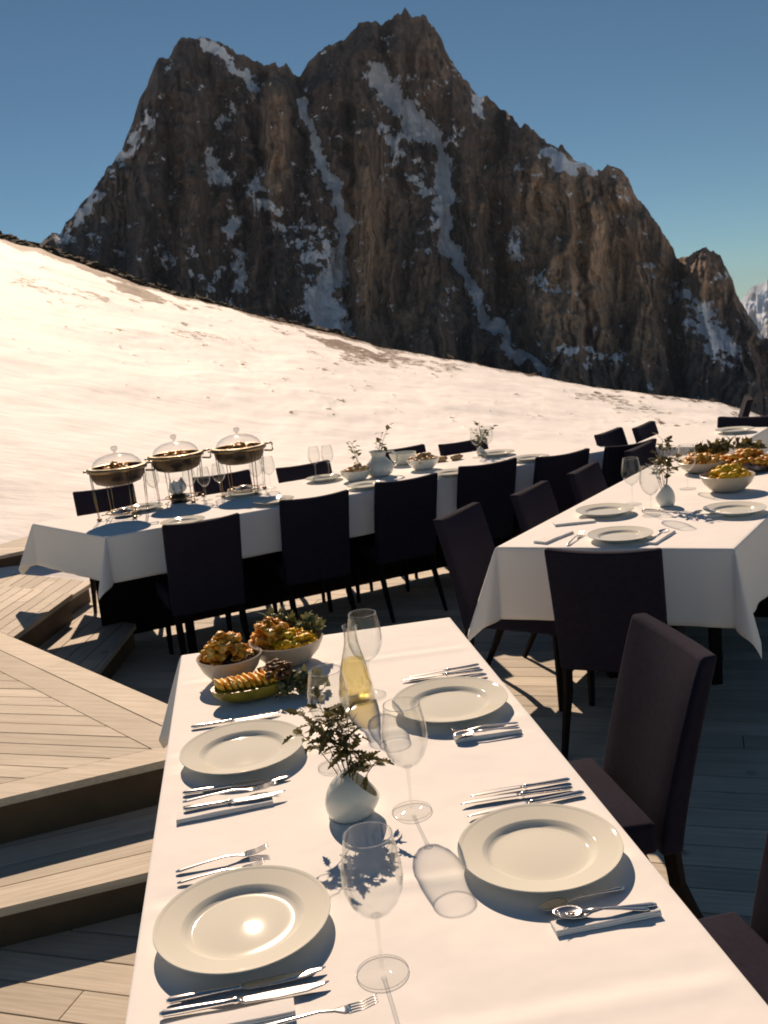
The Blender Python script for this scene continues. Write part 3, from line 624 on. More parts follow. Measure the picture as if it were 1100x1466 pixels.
# ------------------------------------------------------------------ chairs  (local: faces +y, backrest at y = 0)
CH = .89; SH = .47
def make_chair():
    t = thing('dining_chair', 'chair', 'chair', (0, 0, FL), 0, 'dark upholstered dining chairs'); w = .42
    # seat cushion
    mb = MB(); nx, ny = 8, 8; top = []; 
    vs_, fs = [], []
    for side, z0 in ((0, SH-.10), (1, SH)):
        for j in range(ny+1):
            for i in range(nx+1):
                x = (i/nx-.5)*w*1.02; y = .03+j/ny*.43
                crown = .016*(1-(2*i/nx-1)**4)*(1-(2*j/ny-1)**4) if side else 0
                vs_.append((x, y, z0+crown-(.012 if side else 0)))
    n = (nx+1)*(ny+1); ix = lambda s, j, i: s*n+j*(nx+1)+i
    for j in range(ny):
        for i in range(nx):
            fs.append((ix(1, j, i), ix(1, j, i+1), ix(1, j+1, i+1), ix(1, j+1, i))); fs.append((ix(0, j, i), ix(0, j+1, i), ix(0, j+1, i+1), ix(0, j, i+1)))
    for i in range(nx):
        fs.append((ix(0, 0, i), ix(0, 0, i+1), ix(1, 0, i+1), ix(1, 0, i))); fs.append((ix(0, ny, i), ix(1, ny, i), ix(1, ny, i+1), ix(0, ny, i+1)))
    for j in range(ny):
        fs.append((ix(0, j, 0), ix(1, j, 0), ix(1, j+1, 0), ix(0, j+1, 0))); fs.append((ix(0, j, nx), ix(0, j+1, nx), ix(1, j+1, nx), ix(1, j, nx)))
    mb.add(vs_, fs); mb.build('seat', M['fabric'], t, True, bevel=.014, auto=50)
    # backrest: a padded panel, gently hollow across and leaning back
    mb = MB(); nx, nz = 12, 12; vs_, fs = [], []
    for side in (0, 1):
        for k in range(nz+1):
            for i in range(nx+1):
                s = i/nx*2-1; h = k/nz; x = s*w/2*(.97+.03*h)
                z = SH-.12+h*(CH-SH+.12) - (.012*(1-abs(s)**2) if k == nz else .012*(1-s*s)*h**6)*1.0
                y = -.045 - .115*h**1.25 - .022*(1-s*s)*(.2+.8*h)
                th = .062-.016*h; pad = .010*(1-s**6)*(1-(2*h-1)**6)
                vs_.append((x, y + (th+pad if side else -.002), z))
    n = (nx+1)*(nz+1); ix = lambda s, k, i: s*n+k*(nx+1)+i
    for k in range(nz):
        for i in range(nx):
            fs.append((ix(0, k, i), ix(0, k, i+1), ix(0, k+1, i+1), ix(0, k+1, i))); fs.append((ix(1, k, i), ix(1, k+1, i), ix(1, k+1, i+1), ix(1, k, i+1)))
        fs.append((ix(0, k, 0), ix(0, k+1, 0), ix(1, k+1, 0), ix(1, k, 0))); fs.append((ix(0, k, nx), ix(1, k, nx), ix(1, k+1, nx), ix(0, k+1, nx)))
    for i in range(nx):
        fs.append((ix(0, 0, i), ix(1, 0, i), ix(1, 0, i+1), ix(0, 0, i+1))); fs.append((ix(0, nz, i), ix(0, nz, i+1), ix(1, nz, i+1), ix(1, nz, i)))
    mb.add(vs_, fs); mb.build('backrest', M['fabric'], t, True, bevel=.012, auto=50)
    X = (1, 0, 0); Y = (0, 1, 0)
    for sx in (-1, 1):
        MB().loft([((sx*.185, .42, 0), .013, .013, X, Y), ((sx*.18, .42, SH-.10), .021, .021, X, Y)], 4).build('leg', M['legwood'], t, False)
        MB().loft([((sx*.185, -.15, 0), .013, .014, X, Y), ((sx*.183, -.075, .16), .017, .02, X, Y), ((sx*.18, -.035, SH-.22), .02, .024, X, Y), ((sx*.18, -.02, SH-.1), .02, .026, X, Y)], 4).build('leg', M['legwood'], t, False)
    return t
chair0 = make_chair(); used = [False]; CJ = random.Random(12)
def chair(px, py, face, label, z=.82, dx=0, dy=0, sc=1.0):
    """px, py: the middle of the back's top edge in the photograph; face: the direction the sitter looks."""
    p = at(px, py, z) + Vector((dx, dy, 0)); fx = Vector(face).normalized(); rz = math.atan2(-fx.x, fx.y) + R(CJ.uniform(-3.5, 3.5))
    o = Vector((p.x, p.y)) + fx*.17
    if not used[0]:
        used[0] = True; chair0.location = (o.x, o.y, FL); chair0.rotation_euler = (0, 0, rz); chair0['label'] = label; chair0.scale = (sc, 1, 1); return chair0
    return dup(chair0, (o.x, o.y, FL), rz, label, scale=(sc, 1, 1))
n3d = (-.401, .916)
chair(977, 908, (-.985, -.17), 'plum upholstered chair on the right of the nearest table, seen from the side', dx=.0)
chair(977, 908, (-.985, -.17), 'dark chair at the bottom right corner, partly cut off by the frame', dx=.135, dy=-.80)
chair(858, 791, (.43, .9), 'large dark chair back standing at the near end of the right table', sc=1.06)
chair(292, 746, n3d, 'dark chair back closest to the left end of the long table')
chair(455, 711, n3d, 'dark chair back on the near side of the long table, second from its left end')
chair(586, 686, n3d, 'dark chair back on the near side of the long table, third from its left end')
chair(702, 662, n3d, 'dark chair back on the near side of the long table, fourth from its left end', dy=-.05)
chair(806, 648, n3d, 'dark chair back on the near side of the long table, fifth from its left end', dy=-.08)
chair(899, 632, n3d, 'dark chair at the right end of the long table, last of its near side', dx=0, dy=-.15)
n2l = (.826, -.564)
chair(647, 733, n2l, 'plum chair turned sideways left of the right table, nearest to the wine bottle')
chair(751, 700, n2l, 'plum chair on the left side of the right table, second from its near corner')
chair(828, 671, n2l, 'plum chair on the left side of the right table, third from its near corner')
chair(922, 641, n2l, 'plum chair on the left side of the right table, hidden behind the leafy vase', dx=-.05, dy=.05)
n3b = (.401, -.916)
chair(147, 699, n3b, 'dark chair behind the leftmost glass-lidded dish, on the snow side of the table')
chair(314, 679, n3b, 'dark chair behind the rightmost glass-lidded dish, on the snow side')
chair(433, 665, n3b, 'dark chair behind two empty wine glasses, on the snow side of the long table')
chair(568, 642, n3b, 'dark chair half hidden behind the white pitcher, on the snow side')
chair(660, 632, n3b, 'dark chair left of the small leafy vase, on the snow side of the long table')
n4l = (.81, -.58)
chair(875, 619, n4l, 'dark chair standing left of the farthest table, nearer of its two', dx=-.04, dy=.05)
chair(940, 609, n4l, 'dark tilted chair left of the farthest table, against the snow', dx=-.1, dy=.1)
chair(1068, 599, (-.58, -.81), 'dark chair behind the farthest table, its wide back level with the cloth', dx=.05, dy=.10)
chair(1077, 570, (-.95, .3), 'dark chair seen edge-on at the far right, standing up against the mountain', dx=.0, dy=.0)

# ------------------------------------------------------------------ plates
def plate_prof():
    p = [(0, .0130), (.02, .0128), (.045, .0120), (.07, .0106), (.087, .0096), (.091, .0100), (.096, .0132), (.100, .0168)]
    for k in range(9):
        r = .104+.0046*k; p += [(r, .0185+.0088*(k/9)), (r+.0023, .0202+.0088*(k/9))]
    p += [(.1475, .0285), (.150, .0290), (.1505, .0275), (.148, .0255), (.12, .019), (.100, .013), (.092, .004), (.088, .0), (.082, .0), (.080, .004), (0, .006)]
    return p
_pm = [None]
def plate(px, py, label, s=1.0, z=.75):
    p = at(px, py, z+.024*s) ; p.z = z
    if _pm[0] is None:
        o = MB().lathe(plate_prof(), 96).build('dinner_plate', M['porcelain'], None, True, auto=60); _pm[0] = o
    else: o = _pm[0].copy(); COL.objects.link(o)
    o.location = p+Vector((0, 0, .0015)); o.scale = (s, s, s); o.rotation_euler = (0, 0, random.uniform(0, 6))
    return tag(o, label, 'plate', 'white dinner plates')
plate(348, 1314, 'large white ridged plate at the front left of the nearest table')
plate(772.5, 1212.5, 'large white ridged plate at the front right of the nearest table')
plate(347.5, 1070, 'white plate on the left of the nearest table, just below the food bowls')
plate(644, 1002.5, 'white plate on the right of the nearest table, beside the wine bottle')
plate(888, 765, 'white plate right behind the large chair back on the right table', .92)
plate(866, 730, 'white plate on the left side of the right table, behind the nearest one there', .92)
plate(1052, 728, 'white plate at the right edge of the photo on the right table', .92)
plate(1052, 615, 'white plate on the farthest table', .9)
T3P = [(262, 746, 'plate on the near edge of the long table between the first two glass-lidded dishes'), (205, 726, 'plate under the first glass-lidded dish, toward the snow side'), (392, 716, 'plate right of the third glass-lidded dish, near the table edge'),
       (464, 684, 'plate next to the pair of wine glasses on the long table'), (525, 694, 'plate at the near edge of the long table before the small food bowl'), (648, 676, 'plate at the near edge of the long table, right of the wide food bowl'),
       (712, 648, 'plate beside the small leafy vase on the long table'), (760, 655, 'plate farthest right on the near side of the long table'), (347, 705, 'plate under the third glass-lidded dish')]
for a in T3P: plate(*a, .85)

# ------------------------------------------------------------------ wine glasses
def make_glass():
    t = thing('wine_glass', 'glass', 'wine glass', (0, 0, 0), 0, 'empty stemmed wine glasses')
    MB().lathe([(.0012, .0985), (.012, .100), (.026, .110), (.038, .126), (.0455, .146), (.048, .163), (.0465, .185), (.0425, .208), (.0385, .228), (.0375, .235), (.0369, .2352), (.0372, .230), (.041, .208), (.0452, .185), (.0467, .163), (.0442, .146), (.037, .1275), (.025, .112), (.012, .1025), (.001, .1012)], 64).build('bowl', M['glass'], t)
    MB().lathe([(.0042, .006), (.0034, .012), (.0031, .05), (.0033, .085), (.0048, .094), (.009, .0985), (.006, .1008), (.0005, .1014)], 24).build('stem', M['stemglass'], t)
    MB().lathe([(.0005, .0075), (.006, .006), (.02, .003), (.040, .0016), (.0412, .0008), (.040, .0), (.0005, .0)], 64).build('foot', M['footglass'], t)
    ring = lambda rr, zz, th: [(rr+th*math.cos(2*PI*k/8), zz+th*math.sin(2*PI*k/8)) for k in range(9)]
    MB().lathe(ring(.0371, .2350, .0009), 64).build('rim', M['rimglass'], t); MB().lathe(ring(.0408, .0011, .0009), 64).build('foot_rim', M['rimglass'], t)
    return t
glass0 = make_glass(); gu = [False]
def glass(px, py, label, s=1.0, z=.7515):
    p = at(px, py, z)
    if not gu[0]: gu[0] = True; glass0.location = p; glass0.scale = (s, s, s); glass0['label'] = label; return glass0
    return dup(glass0, p, random.uniform(0, 6), label, scale=s)
glass(548, 1392, 'empty wine glass nearest to us, in front of the leafy vase')
glass(590, 1161, 'tall empty wine glass right of the white vase, casting a clear shadow')
glass(531, 995, 'empty wine glass behind the wine bottle on the nearest table')
glass(481, 1097, 'empty wine glass half hidden behind the leaves of the front vase')
for a in [(906, 722, 'wine glass on the right table, standing by the dark chairs'), (933, 738, 'wine glass in front of the leafy vase on the right table'), (985, 700, 'wine glass right of the leafy vase on the right table')]: glass(*a)
for px, py, lb in [(275, 716, 'first of three wine glasses standing together by the folded napkin'), (296, 716, 'middle of three wine glasses standing together before the third glass-lidded dish'), (317, 710, 'right one of three wine glasses standing together before the third glass-lidded dish'),
                   (223, 717, 'wine glass between the first and second glass-lidded dishes'), (370, 702, 'wine glass just right of the third glass-lidded dish, the left of two'), (388, 699, 'wine glass right of the third glass-lidded dish, the right of two'),
                   (453, 683, 'left wine glass of the pair in front of a dark chair by the snow'), (472, 681, 'right wine glass of the pair in front of a dark chair by the snow'), (684, 655, 'left wine glass in front of the small leafy vase by the snow'), (700, 653, 'right wine glass in front of the small leafy vase by the snow')]:
    glass(px, py, lb, .92)

# ------------------------------------------------------------------ carafe of wine
cp = at(512, 1003)
ca = thing('wine_bottle', 'clear open bottle of pale yellow wine on the nearest table', 'bottle', cp+Vector((0, 0, .0015))); ca.scale = (1, 1, .83)
MB().lathe([(.0005, .003), (.044, .0), (.049, .003), (.050, .01), (.0475, .04), (.042, .085), (.035, .125), (.027, .16), (.0205, .19), (.0178, .215), (.0178, .243), (.0205, .246), (.0205, .256), (.0188, .2565), (.0175, .252), (.0163, .243), (.0163, .215), (.019, .19), (.0255, .16), (.0335, .125), (.0405, .085), (.046, .04), (.0484, .012), (.046, .007), (.0005, .007)], 64).build('bottle_glass', M['bottleglass'], ca)
MB().lathe([(.0005, .0075), (.0455, .0078), (.0478, .0125), (.0454, .04), (.040, .085), (.0331, .1245), (.0295, .140), (.0005, .140)], 64).build('wine', M['wine'], ca)

# ------------------------------------------------------------------ vases and sprigs
def vase_mesh(mb, r=.057, n=56, rows=22, tilt=R(44), op=R(57)):
    vo, fo = [], []
    for inner in (0, 1):
        vs_, fs = [], []
        for k in range(rows+1):
            a = .04+(PI-op-.04)*k/rows
            for i in range(n):
                th = 2*PI*i/n; q = r-(.0045 if inner else 0)
                lip = 1+.10*max(0, k/rows-.75)
                p = Vector((q*math.sin(a)*math.cos(th)*.92*lip, q*math.sin(a)*math.sin(th)*.92*lip, -q*math.cos(a)*1.12))
                X = p.x*math.cos(tilt)+p.z*math.sin(tilt); Z = -p.x*math.sin(tilt)+p.z*math.cos(tilt)
                Z = Z+.052; Z = max(Z, .012+.0012*(Z-.012) if not inner else .015) if Z < .012 else Z
                vs_.append((X, p.y, Z-.011))
        for k in range(rows):
            for i in range(n):
                j = (i+1) % n; fs.append((k*n+i, k*n+j, (k+1)*n+j, (k+1)*n+i))
        fs.append(tuple(range(n)) if not inner else tuple(range(n))[::-1])
        if not inner: vo, fo = vs_, fs
        else:
            b = len(vo); mb.add(vo+vs_, fo+[tuple(b+q for q in f) for f in fs]+[(rows*n+i, rows*n+(i+1) % n, b+rows*n+(i+1) % n, b+rows*n+i) for i in range(n)])
vp = at(508, 1166)
mb = MB(); vase_mesh(mb); vz = mb.build('vase', M['ceramic'], None, True, auto=60); vz.location = vp+Vector((0, 0, .0015)); vz.rotation_euler = (0, 0, R(12))
tag(vz, 'white pebble-shaped vase with a slanting mouth in the middle of the nearest table', 'vase')
def leaf(mb, base, d, up, L, w, spiky, curl=.25, rng=random):
    d = d.normalized(); s = d.cross(up)
    if s.length < .05: s = d.cross(Vector((1, 0, 0)))
    s.normalize(); nrm = s.cross(d)
    prof = [(0, .05), (.12, .45), (.2, .95 if spiky else .6), (.3, .55 if spiky else .85), (.42, 1.0), (.54, .5 if spiky else .95), (.66, .8), (.78, .32 if spiky else .6), (.88, .3), (1, 0)]
    vs_ = []
    for t, q in prof:
        c = base + d*(L*t) + nrm*(-curl*L*t*t)
        for sg in (-1, 0, 1): vs_.append(c + s*(sg*q*w/2) + nrm*(abs(sg)*q*w*.14) + d*((abs(sg)*q*.10*L) if spiky else 0))
    fs = []
    for k in range(len(prof)-1):
        for i in (0, 1): fs.append((k*3+i, k*3+i+1, k*3+3+i+1, k*3+3+i))
    mb.add(vs_, fs)
def sprig(name, label, cat, base, tips, nleaf, L, w, seed, mat, spiky=True, group=None, spread=.03, along=.45, thin=.0014):
    rng = random.Random(seed); t = thing(name, label, cat, base, 0, group); st, lf = MB(), MB()
    for tip in tips:
        tip = Vector(tip); p0 = Vector((tip.x*.08, tip.y*.08, 0)); mid = (p0+tip)*.5+Vector((-tip.x*.18, -tip.y*.18, tip.z*.14))
        bez = lambda q: p0*(1-q)**2+mid*2*q*(1-q)+tip*q*q
        st.tube([bez(k/8) for k in range(9)], [thin*(1.25-.6*k/8) for k in range(9)], 6)
        for k in range(nleaf):
            q = along+(1-along)*(k+rng.random())/nleaf; b = bez(min(1, q)); a = rng.uniform(0, 2*PI); el = rng.uniform(-.5, .75)
            d = Vector((math.cos(a)*math.cos(el), math.sin(a)*math.cos(el), math.sin(el)+.1))
            tw = b + d*rng.uniform(.2, 1)*spread
            st.tube([b, tw], thin*.6, 4); leaf(lf, tw, d+Vector((rng.gauss(0, .25), rng.gauss(0, .25), rng.gauss(0, .25))), Vector((rng.gauss(0, .4), rng.gauss(0, .4), 1)), L*rng.uniform(.65, 1.15), w*rng.uniform(.7, 1.15), spiky, rng.uniform(-.1, .5))
    st.build('stem', M['stem'], t); lf.build('leaves', mat, t, False); return t
def at_y(px, py, y):
    d = ray(px, py); k = y/d.y; return Vector((d.x*k, d.y*k, CZ+d.z*k))
hb = vp+Vector((.004, 0, .03))
sprig('holly_sprig', 'dark spiky-leaved sprigs standing in the white vase on the nearest table', 'sprig', hb,
      [at_y(px, py, vp.y+dy_)-hb for px, py, dy_ in [(455, 1005, .06), (438, 1025, .02), (478, 1018, .08), (497, 1022, .05), (432, 1052, .03), (468, 1045, .03), (490, 1058, .02), (518, 1082, .0), (500, 1068, .03), (538, 1092, .01)]],
      15, .037, .019, 3, M['leaf'], True, 'leafy sprigs in the vases', .017, .66, .0010)
# vase on the right table
def small_vase(px, py, label, s, tall=1.0, rz=0.0):
    p = at(px, py); o = vz.copy(); COL.objects.link(o); o.location = p+Vector((0, 0, .0015)); o.scale = (s, s, s*tall); o.rotation_euler = (0, 0, rz); o['label'] = label; return p
p = small_vase(953, 724, 'white vase of greenery on the right table, beside the bowl of yellow food', .82, 1.35, R(150))
sprig('leafy_sprig', 'dark leafy sprigs in the white vase on the right table', 'sprig', p+Vector((.0, 0, .03)), [(.005, .02, .30), (.04, .0, .26), (-.02, .01, .24), (-.05, .0, .20), (.02, -.02, .21), (-.075, .0, .19), (.05, .03, .2)], 12, .045, .026, 5, M['leaf'], False, 'leafy sprigs in the vases', .03, .5)
p = small_vase(690, 652, 'small vase of greenery on the long table, right of the food bowls', .6, 1.2)
sprig('leafy_sprig', 'greenery in the small vase at the right part of the long table', 'sprig', p+Vector((0, 0, .03)), [(0, 0, .22), (.03, 0, .17), (-.03, 0, .16), (.08, 0, .17), (.01, .02, .14)], 9, .042, .026, 6, M['herb'], False, 'leafy sprigs in the vases', .025, .35)
# white pitcher vase and its sprig
pp = at(545, 682)
pv = thing('pitcher', 'round white pitcher with a wide spout among the bowls on the long table', 'pitcher', pp+Vector((0, 0, .0015)), R(20))
MB().lathe([(.0005, .0), (.055, .0), (.085, .02), (.098, .055), (.09, .09), (.062, .115), (.047, .135), (.052, .16), (.066, .175), (.062, .175), (.048, .158), (.043, .135), (.056, .117), (.082, .09), (.088, .055), (.078, .024), (.0005, .008)], 40).build('body', M['ceramic'], pv)
MB().tube([(.05, 0, .165), (.10, 0, .165), (.135, 0, .13), (.13, 0, .085), (.09, 0, .05)], .009, 10).build('handle', M['ceramic'], pv)
sprig('leafy_sprig', 'greenish brown twig rising out of the white pitcher', 'sprig', pp+Vector((0, 0, .10)), [(.04, 0, .20), (.09, .0, .24), (.02, 0, .14)], 8, .045, .028, 8, M['leaf'], False, 'leafy sprigs in the vases', .02, .3)
p = small_vase(516, 676, 'slim white vase behind the small food bowl on the long table', .5, 1.5)
sprig('leafy_sprig', 'leafy twig in the slim vase behind the small food bowl', 'sprig', p+Vector((0, 0, .04)), [(-.06, 0, .16), (-.03, 0, .12), (-.05, .0, .19)], 8, .042, .026, 9, M['herb'], False, 'leafy sprigs in the vases', .02, .3)

# ------------------------------------------------------------------ cutlery and napkins
UPV = Vector((0, 0, 1))
def mk_knife():
    t = thing('table_knife', 'k', 'knife', (0, 0, 0), 0, 'silver table knives'); Y, Z = (0, 1, 0), (0, 0, 1)
    MB().loft([((0, 0, .004), .003, .0025, Y, Z), ((.006, 0, .0045), .0065, .004, Y, Z), ((.03, 0, .0045), .0062, .0042, Y, Z), ((.085, 0, .0045), .0048, .0036, Y, Z), ((.098, 0, .0045), .0045, .004, Y, Z), ((.102, 0, .0045), .0062, .005, Y, Z), ((.107, 0, .0045), .005, .0038, Y, Z)], 12).build('handle', M['steel'], t)
    MB().loft([((.106, 0, .0045), .005, .0016, Y, Z), ((.115, -.001, .0045), .0085, .0011, Y, Z), ((.16, -.001, .0045), .0095, .001, Y, Z), ((.20, .001, .0045), .0085, .0009, Y, Z), ((.222, .004, .0045), .0045, .0008, Y, Z), ((.230, .007, .0045), .001, .0006, Y, Z)], 10).build('blade', M['steel'], t)
    return t
def mk_fork():
    t = thing('table_fork', 'f', 'fork', (0, 0, 0), 0, 'silver table forks'); Y, Z = (0, 1, 0), (0, 0, 1)
    MB().loft([((0, 0, .003), .004, .0015, Y, Z), ((.01, 0, .004), .0075, .002, Y, Z), ((.06, 0, .008), .004, .002, Y, Z), ((.11, 0, .011), .0028, .0022, Y, Z), ((.135, 0, .008), .0045, .0018, Y, Z), ((.15, 0, .006), .0105, .0014, Y, Z), ((.162, 0, .0055), .0115, .0012, Y, Z)], 10).build('handle', M['steel'], t)
    mb = MB()
    for k in range(4):
        y = (k-1.5)*.0064; mb.loft([((.158, y, .0055), .0022, .0012, Y, Z), ((.18, y, .007), .0018, .0011, Y, Z), ((.20, y*.95, .012), .0014, .001, Y, Z), ((.207, y*.93, .016), .0006, .0006, Y, Z)], 6)
    mb.build('tines', M['steel'], t); return t
def mk_spoon():
    t = thing('table_spoon', 's', 'spoon', (0, 0, 0), 0, 'silver table spoons'); Y, Z = (0, 1, 0), (0, 0, 1)
    MB().loft([((0, 0, .003), .004, .0015, Y, Z), ((.01, 0, .004), .0075, .002, Y, Z), ((.06, 0, .008), .004, .002, Y, Z), ((.11, 0, .011), .0028, .0022, Y, Z), ((.138, 0, .009), .004, .0016, Y, Z)], 10).build('handle', M['steel'], t)
    mb = MB(); vs_, fs = [], []; n = 20
    for k in range(7):
        q = k/6
        for i in range(n):
            a = 2*PI*i/n; vs_.append((.165+.032*q*math.cos(a), .0195*q*math.sin(a)*(1-.12*math.cos(a)), .003+.007*q*q))
    for k in range(6):
        for i in range(n): j = (i+1) % n; fs.append((k*n+i, k*n+j, k*n+n+j, k*n+n+i))
    mb.add(vs_, fs); mb.build('bowl', M['steel'], t, solid=.001); return t
PROTO = {}
def cutlery(kind, a, b, label, z=.7525, tilt=0.0, sc=None):
    """a: handle end, b: tip, both in the photograph on the cloth."""
    A, B = at(*a, z), at(*b, z); d = B-A; L = {'knife': .230, 'fork': .207, 'spoon': .197}[kind]
    s = sc or max(.8, min(1.12, d.length/L)); rz = math.atan2(d.y, d.x)
    if kind not in PROTO:
        PROTO[kind] = o = {'knife': mk_knife, 'fork': mk_fork, 'spoon': mk_spoon}[kind](); o.location = A; o.rotation_euler = (tilt, 0, rz); o.scale = (s, s, s); o['label'] = label; return o
    return dup(PROTO[kind], A, 0, label, scale=s, rot=(tilt, 0, rz))
def napkin(a, b, w, label, h=.010, z=.7515, seed=1, layers=3):
    A, B = at(*a, z), at(*b, z); d = B-A; L = d.length; rz = math.atan2(d.y, d.x); mb = MB(); n = 18
    rng = random.Random(seed)
    for k in range(layers):
        vs_, fs = [], []; hh = h/layers; z0 = k*hh
        for i in range(n+1):
            x = L*i/n; e0 = .0015*mnoise.noise(Vector((x*18, seed, k)))+k*.0016; e1_ = .003*mnoise.noise(Vector((x*14, seed+5, k)))-k*.0016
            lift = .0016*mnoise.noise(Vector((x*9, seed, 3)))+.002*(1-math.cos(2*PI*i/n))*.2
            vs_ += [(x, e0, z0), (x, w+e1_, z0), (x, w+e1_-.0005, z0+hh*.93+lift*(k+1)/layers), (x, w/2, z0+hh*1.02+lift*(k+1)/layers), (x, e0+.0005, z0+hh*.93+lift*(k+1)/layers)]
        for i in range(n):
            for q in range(5): fs.append((i*5+q, i*5+(q+1) % 5, i*5+5+(q+1) % 5, i*5+5+q))
        fs += [(0, 1, 2, 3, 4), tuple(n*5+q for q in (4, 3, 2, 1, 0))]; mb.add(vs_, fs)
    o = mb.build('napkin', M['snowpile'], None, True, auto=50); o.location = A; o.rotation_euler = (0, 0, rz); return tag(o, label, 'napkin', 'folded white napkins')
# front left setting
cutlery('fork', (252, 1250), (385, 1218), 'fork with raised tines lying above the front left plate')
cutlery('fork', (254, 1266), (378, 1240), 'second fork, tucked partly under the upper rim of the front left plate')
napkin((222, 1500), (424, 1457), .036, 'folded white napkin at the bottom edge below the front left plate', seed=2)
cutlery('knife', (239, 1437), (468, 1392), 'knife closest below the front left plate')
cutlery('knife', (229, 1456), (474, 1413), 'knife with a broad blade, lying lower below the front left plate', z=.753)
cutlery('fork', (360, 1478), (452, 1459), 'fork at the very bottom edge, on the napkin below the front left plate', z=.762, sc=.9)
# front right setting
cutlery('knife', (816, 1118), (673, 1141), 'uppermost of three knives above the front right plate')
cutlery('knife', (820, 1130), (659, 1152), 'middle of three knives above the front right plate')
cutlery('knife', (836, 1137), (668, 1170), 'lowest of three knives above the front right plate, touching its rim')
napkin((798, 1341), (948, 1311), .034, 'folded white napkin below the front right plate', seed=3, h=.008)
cutlery('fork', (940, 1296), (800, 1318), 'fork resting on the napkin below the front right plate', z=.7605)
cutlery('spoon', (930, 1303), (796, 1312), 'spoon below the front right plate, its bowl glinting', z=.761)
cutlery('spoon', (893, 1272), (790, 1302), 'small spoon between the front right plate and the napkin')
# back left setting
cutlery('knife', (274, 1043), (402, 1023), 'knife lying above the back left plate, below the squash')
cutlery('knife', (262, 1138), (416, 1115), 'upper knife below the back left plate')
napkin((253, 1180), (392, 1152), .045, 'folded white napkin below the back left plate', seed=5, h=.008)
cutlery('fork', (262, 1150), (398, 1127), 'fork lying between knife and napkin below the back left plate', z=.7545)
cutlery('knife', (263, 1161), (410, 1136), 'lower knife on the napkin below the back left plate', z=.761)
# back right setting
cutlery('knife', (686, 953), (584, 971), 'uppermost knife above the back right plate')
cutlery('knife', (692, 961), (575, 975), 'middle knife above the back right plate')
cutlery('knife', (697, 967), (590, 986), 'lowest knife above the back right plate, partly under its rim')
napkin((653, 1064), (748, 1049), .034, 'folded white napkin below the back right plate', seed=7, h=.008)
cutlery('fork', (742, 1036), (648, 1051), 'fork on the napkin below the back right plate', z=.7605)
cutlery('spoon', (744, 1043), (650, 1056), 'spoon on the napkin below the back right plate', z=.761)
# right table
napkin((783, 779), (822, 763), .07, 'folded white napkin left of the nearest plate on the right table', seed=8)
napkin((940, 780), (968, 762), .05, 'narrow folded napkin right of the nearest plate on the right table', seed=9)
cutlery('fork', (812, 781), (835, 764), 'fork left of the nearest plate on the right table')
cutlery('spoon', (931, 778), (955, 760), 'spoon right of the nearest plate on the right table')
napkin((795, 754), (853, 748), .06, 'folded white napkin in front of the second plate on the right table', seed=10)
cutlery('knife', (920, 730), (975, 733), 'knife lying between the second plate and the vase of the right table')
napkin((1010, 742), (1075, 736), .05, 'folded napkin before the rightmost plate of the right table', seed=11)
# ------------------------------------------------------------------ food
def bowl_prof(r, h, t=.006): return [(.0005, 0), (r*.45, 0), (r*.62, h*.12), (r*.85, h*.5), (r*.97, h*.86), (r, h), (r-t*.6, h+.002), (r-t, h), (r*.97-t, h*.84), (r*.83-t, h*.5), (r*.58, h*.16), (.0005, h*.10)]
def bowl(px, py, r, h, label, mat='bowlware', rz=0, sq=(1, 1), rot=None):
    p = at(px, py); o = MB().lathe(bowl_prof(r, h), 64, sq=sq).build('bowl', M[mat], None, True, auto=60); o.location = p+Vector((0, 0, .0015)); o.rotation_euler = rot or (0, 0, rz)
    tag(o, label, 'bowl', 'serving bowls'); return p
def heap(name, label, cat, c, spread, h, n, size, mat, seed, group=None, flat=.75, amp=.35):
    rng = random.Random(seed); mb = MB()
    for i in range(n):
        a = rng.uniform(0, 2*PI); q = math.sqrt(rng.random()); x, y = spread[0]*q*math.cos(a), spread[1]*q*math.sin(a)
        z = h*(1-q*q)*rng.uniform(.55, 1.05); s = size*rng.uniform(.65, 1.2)
        rot = Matrix.Rotation(rng.uniform(0, 6), 3, 'Z') @ Matrix.Rotation(rng.uniform(-.6, .6), 3, 'X')
        mb.blob((x, y, z), (s*1.25, s*.85, s*flat), seed*50+i, amp, 1.8, 2, rot)
    o = mb.build(name, mat, None, True); o.location = c; return tag(o, label, cat, group, 'stuff')
# left bowl: glazed pieces + dark sauce
p = bowl(333, 972, .098, .075, 'cream bowl of roasted pieces and dark sauce, left of the other food bowl')
heap('roasted_pieces', 'brown glazed roasted pieces heaped in the left food bowl', 'roast', p+Vector((-.012, .016, .062)), (.072, .066), .075, 110, .0135, M['roast'], 11, amp=.85)
heap('berry_sauce', 'dark berry sauce at the right front of the left food bowl', 'sauce', p+Vector((.026, -.020, .062)), (.045, .043), .012, 60, .010, M['darkroast'], 12)
